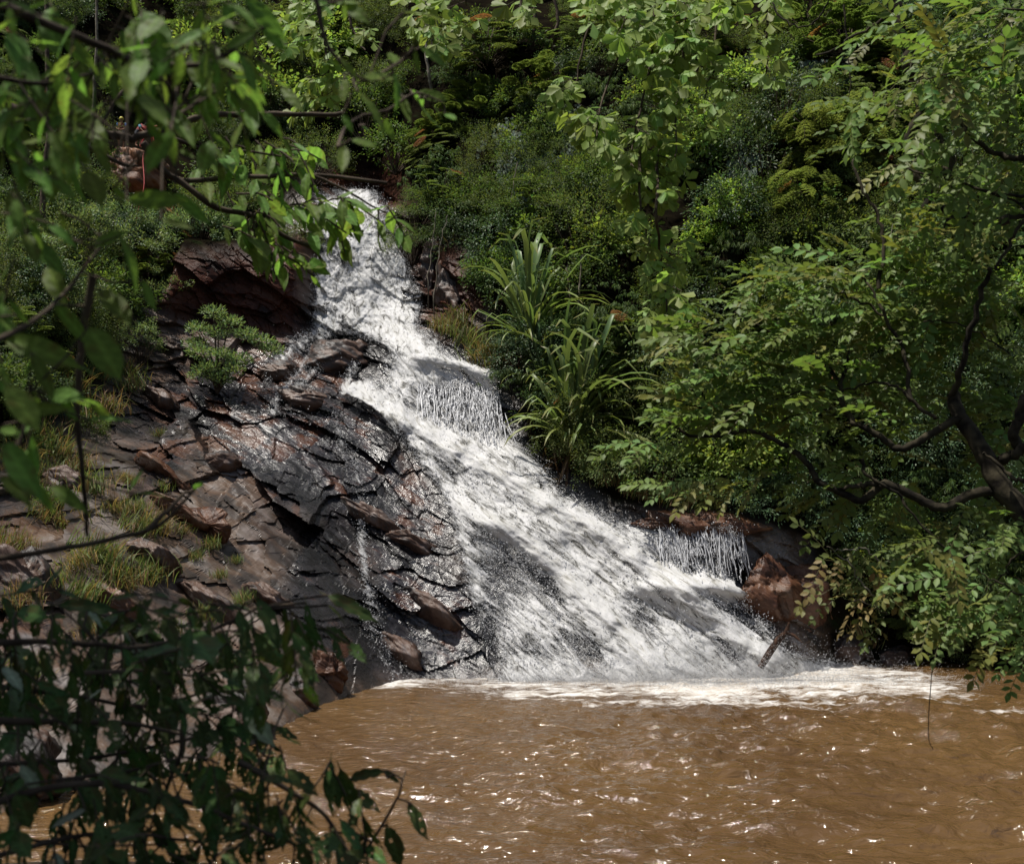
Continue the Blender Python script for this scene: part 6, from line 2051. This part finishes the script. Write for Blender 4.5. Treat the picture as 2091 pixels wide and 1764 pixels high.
crown_tree("unseen_shade_tree", "unseen tree of the upper left branches, its crown shaped to shade them", (-4.5, -1.0, 4.2),
           [(-4.5, 1.5, 10.5, 2.4, 1.2), (-3.45, 2.4, 10.3, 1.9, 1.4), (-3.8, .2, 10.0, 1.8, .8), (-3.5, -1.0, 11, 2.6, 1.2), (-6, 3.2, 11.2, 2.4, 1.1), (-4.0, 4.4, 11.2, 2.0, .8), (-6.5, .5, 9.8, 2.2, 1.2), (-3.5, 3.0, 9.9, 1.6, 1.5), (-4.6, 2.6, 9.6, 1.8, 1.6), (-3.6, .6, 9.2, 1.6, 1.0)],
           [(-4.5, -1, 4), (-4.6, -.6, 6.5), (-4.2, 0, 8.5)], 61, per=1150)
crown_tree("unseen_shade_tree", "unseen tall tree added on the right bank to shade the limbs and the pool", (13.5, 12, 1.5),
           [(11, 13, 16.5, 3.2, 1.2), (8, 11, 15.5, 2.8, 1.1), (6.5, 14, 16.5, 2.6, .9), (12, 9, 14.5, 3.4, 1.3), (9, 17, 18.5, 2.8, .9), (13, 18, 19, 3.4, 1.2), (5.0, 10, 14.2, 2.0, .7), (10, 22, 21, 3.4, 1.2), (14.5, 24, 22, 3.4, 1.2), (12, 20, 20.5, 3.2, 1.2), (15, 30, 25, 3.4, 1.2), (16, 20, 20, 3.4, 1.3)],
           [(13.5, 12, 1), (13.2, 12.3, 6), (12.2, 12.6, 10), (11.5, 12.8, 13)], 62, .34, .15, 1000)
# ------------------------------------------------------------------ two men with helmets and vests on the climbing rock
def body_mesh(name, joints, bones, parent, mat):
    me = bpy.data.meshes.new(name)
    names = list(joints)
    me.from_pydata([joints[k][0] for k in names], [(names.index(a), names.index(b)) for a, b in bones], [])
    o = link(name, me, parent)
    sk = o.modifiers.new("skin", 'SKIN')
    sk.use_smooth_shade = True
    lay = me.skin_vertices[0] if me.skin_vertices else None
    if lay:
        for i, k in enumerate(names):
            r = joints[k][1]
            lay.data[i].radius = (r, r) if np.isscalar(r) else r
            lay.data[i].use_root = (k == "pelvis")
    o.modifiers.new("smooth", 'SUBSURF').levels = 1
    o.modifiers["smooth"].render_levels = 2
    me.materials.append(mat)
    return o


M_SKIN = plain_material("skin", (0.36, 0.20, 0.13), .55)
M_VEST = plain_material("vest_red", (0.16, 0.022, 0.022), .7)
M_SHIRT = plain_material("shirt_blue", (0.035, 0.14, 0.42), .7)
M_TEAL = plain_material("shirt_teal", (0.04, 0.16, 0.22), .7)
M_SHORTS = plain_material("shorts_pale", (0.34, 0.35, 0.40), .8)
M_DARK = plain_material("shorts_dark", (0.022, 0.026, 0.034), .8)
M_HELMET = plain_material("helmet_yellow", (0.50, 0.44, 0.08), .35)
M_RED = plain_material("rope_red", (0.42, 0.05, 0.05), .6)
M_HAIR = plain_material("hair", (0.012, 0.009, 0.007), .6)
BONES = [("pelvis", "belly"), ("belly", "chest"), ("chest", "neck"), ("neck", "head"), ("head", "crown"), ("head", "nose"),
         ("chest", "sl"), ("sl", "el"), ("el", "wl"), ("wl", "hl"), ("chest", "sr"), ("sr", "er"), ("er", "wr"), ("wr", "hr"),
         ("pelvis", "ll"), ("ll", "kl"), ("kl", "al"), ("al", "fl"), ("pelvis", "lr"), ("lr", "kr"), ("kr", "ar"), ("ar", "fr")]


def shell(pts, rx, ry, parent, name, mat, n=14):
    """a garment: elliptical rings along a line"""
    pts = np.array(pts, float)
    d = np.gradient(pts, axis=0)
    d /= np.linalg.norm(d, axis=1)[:, None]
    s = np.array([1.0, 0, 0]) - d * d[:, :1]
    s /= np.linalg.norm(s, axis=1)[:, None]
    f = np.cross(d, s)
    a = np.linspace(0, 2 * math.pi, n, endpoint=False)
    ring = pts[:, None] + np.cos(a)[None, :, None] * s[:, None] * np.array(rx)[:, None, None] + np.sin(a)[None, :, None] * f[:, None] * np.array(ry)[:, None, None]
    i = np.arange(len(pts) * n).reshape(len(pts), n)
    j = np.roll(i, -1, 1)
    return link(name, raw_mesh(name, ring.reshape(-1, 3), np.stack([i[:-1], j[:-1], j[1:], i[1:]], -1).reshape(-1, 4), None, mat), parent)


def person(label, loc, rz, J, shirt, shorts, helmet=True):
    o = link("person", None, None, loc, (0, 0, rz))
    tag(o, label, "person")
    body_mesh("body", J, BONES, o, M_SKIN)
    p = {k: np.array(v[0], float) for k, v in J.items()}
    up = (p["neck"] - p["pelvis"]) / np.linalg.norm(p["neck"] - p["pelvis"])
    shell([p["pelvis"] + up * .04, p["belly"], p["chest"] - up * .02, p["chest"] + up * .10, p["neck"] - up * .02], [.185, .185, .215, .20, .09], [.145, .15, .165, .14, .08], o, "life_vest", M_VEST)
    for s in ("l", "r"):
        shell([p["s" + s] * 1.0 + (p["chest"] - p["s" + s]) * .25, p["s" + s], p["s" + s] * .35 + p["e" + s] * .65], [.085, .085, .075], [.085, .085, .075], o, "sleeve", shirt, 10)
        shell([p["pelvis"] * .6 + p["l" + s] * .4 + up * .05, p["l" + s], p["l" + s] * .3 + p["k" + s] * .7], [.12, .115, .105], [.14, .12, .11], o, "shorts", shorts, 12)
    hd = p["head"]
    if helmet:
        g = Geo()
        th, ph = np.meshgrid(np.linspace(0, 1.75, 8), np.linspace(0, 2 * math.pi, 16), indexing='ij')
        R = np.array([.125, .145, .135])
        V = np.stack([np.sin(th) * np.cos(ph), np.sin(th) * np.sin(ph), np.cos(th)], -1) * R + hd + np.array([0, 0, .05])
        i = np.arange(th.size).reshape(th.shape)
        g.add(V.reshape(-1, 3), np.stack([i[:-1, :-1], i[1:, :-1], i[1:, 1:], i[:-1, 1:]], -1).reshape(-1, 4))
        g.build("helmet", M_HELMET, o)
        fg = Geo()
        for sx in (-.035, .035):
            fg.tube([hd + np.array([sx, -.105, .015]), hd + np.array([sx, -.122, .015])], [.013, .010], 6)
        fg.build("eyes", M_HAIR, o)
    else:
        g = Geo()
        g.tube([hd + np.array([0, .02, -.02]), hd + np.array([0, .02, .06]), hd + np.array([0, 0, .13]), hd + np.array([0, 0, .155])], [.10, .118, .09, .02], 10)
        g.build("hair", M_HAIR, o)
    for s in ("l", "r"):                                            # fingers closed round the rope
        fg = Geo()
        w, h = p["w" + s], p["h" + s]
        dr = (h - w) / np.linalg.norm(h - w)
        sd = np.cross(dr, (0, 1, 0))
        sd /= np.linalg.norm(sd)
        for k in range(4):
            b = h + sd * (.012 + .0) * (k * 2 - 3) * .8
            fg.tube([b, b + dr * .035, b + dr * .05 + np.array([0, -.022, -.012]), b + dr * .035 + np.array([0, -.035, -.03])], [.010, .009, .008, .006], 5)
        fg.tube([w * .5 + h * .5, h + sd * .05, h + sd * .045 + dr * .03], [.012, .010, .007], 5)
        fg.build("fingers", M_SKIN, o)
    return o


J1 = {"pelvis": ((0, 0, .92), .115), "belly": ((0, .0, 1.08), (.125, .10)), "chest": ((0, -.01, 1.28), (.14, .11)), "neck": ((0, -.03, 1.45), .055), "head": ((0, -.07, 1.57), .088), "crown": ((0, -.06, 1.67), .075), "nose": ((0, -.165, 1.555), .018),
      "sl": ((-.19, 0, 1.38), .058), "el": ((-.27, -.04, 1.12), .044), "wl": ((-.13, -.24, .98), .030), "hl": ((-.07, -.28, .96), .036), "sr": ((.19, 0, 1.38), .058), "er": ((.27, -.04, 1.12), .044), "wr": ((.15, -.24, .97), .030), "hr": ((.09, -.28, .95), .036),
      "ll": ((-.10, 0, .84), .085), "kl": ((-.13, -.04, .47), .058), "al": ((-.13, 0, .09), .042), "fl": ((-.14, -.15, .035), .038), "lr": ((.10, 0, .84), .085), "kr": ((.13, -.04, .47), .058), "ar": ((.13, 0, .09), .042), "fr": ((.15, -.15, .035), .038)}
J2 = {"pelvis": ((0, 0, .90), .12), "belly": ((.06, .05, 1.03), (.125, .10)), "chest": ((.17, .10, 1.16), (.14, .11)), "neck": ((.30, .13, 1.24), .055), "head": ((.40, .15, 1.25), .088), "crown": ((.49, .16, 1.26), .075), "nose": ((.40, .18, 1.14), .018),
      "sl": ((.15, -.08, 1.20), .056), "el": ((.26, -.14, .98), .044), "wl": ((.40, -.10, .84), .030), "hl": ((.46, -.09, .82), .034), "sr": ((.20, .27, 1.20), .056), "er": ((.33, .30, .98), .044), "wr": ((.46, .2, .85), .030), "hr": ((.52, .18, .83), .034),
      "ll": ((-.02, -.10, .82), .09), "kl": ((.03, -.13, .46), .06), "al": ((-.04, -.12, .09), .042), "fl": ((.08, -.13, .035), .038), "lr": ((.0, .10, .82), .09), "kr": ((.10, .14, .46), .06), "ar": ((.06, .14, .09), .042), "fr": ((.18, .16, .035), .038)}
f1 = P(247, 301, 56.0)
f2 = P(281, 300, 55.8)
person("man in a yellow helmet, blue shirt and red vest standing on the climbing rock", f1, .05, J1, M_SHIRT, M_SHORTS, True)
person("man in a dark red vest bending over beside the red rope frame", f2, -.25, J2, M_TEAL, M_DARK, False)

# rope frame and ropes
fo = P(303, 299, 55.6)
fr = link("rope_frame", None, None, fo)
tag(fr, "red three legged rope frame on the climbing rock", "frame")
apex = np.array([0.05, 0, 1.12])
for dx, dy in ((-.42, -.1), (.45, -.15), (.1, .45)):
    g = Geo()
    g.tube([apex + np.array([dx * .05, dy * .05, 0]), np.array([dx, dy, 0])], .035, 7)
    g.build("leg", M_RED, fr)
g = Geo()
g.tube([apex + np.array([-.40, 0, -.02]), apex + np.array([.42, 0, .05])], .05, 7)
g.build("crossbar", M_RED, fr)
g = Geo()
for k in range(9):
    a = k * .7
    g.tube([apex + np.array([-.3 + .07 * k, -.06, .02]), apex + np.array([-.28 + .07 * k, -.12, -.2 - .1 * math.sin(a)]), apex + np.array([-.25 + .07 * k, -.05, .0])], .022, 5)
g.build("rope_coil", M_RED, fr)
rp = [P(300, 290, 55.3), P(292, 320, 54.4), P(294, 380, 53.2), P(282, 430, 52.8), P(278, 455, 52.6)]
tag(limb(None, np.zeros(3), rp, [.02] * 5, M_RED, "climbing_rope", 22, 6, .004), "red climbing rope hanging down the orange rock", "rope")
rp = [P(239, 628, 49.2), P(236, 670, 48.6), P(232, 705, 48.0)]
tag(limb(None, np.zeros(3), rp, [.032] * 3, M_RED, "climbing_rope", 14, 6, .01), "red rope end hanging beside the low pale shrub", "rope")
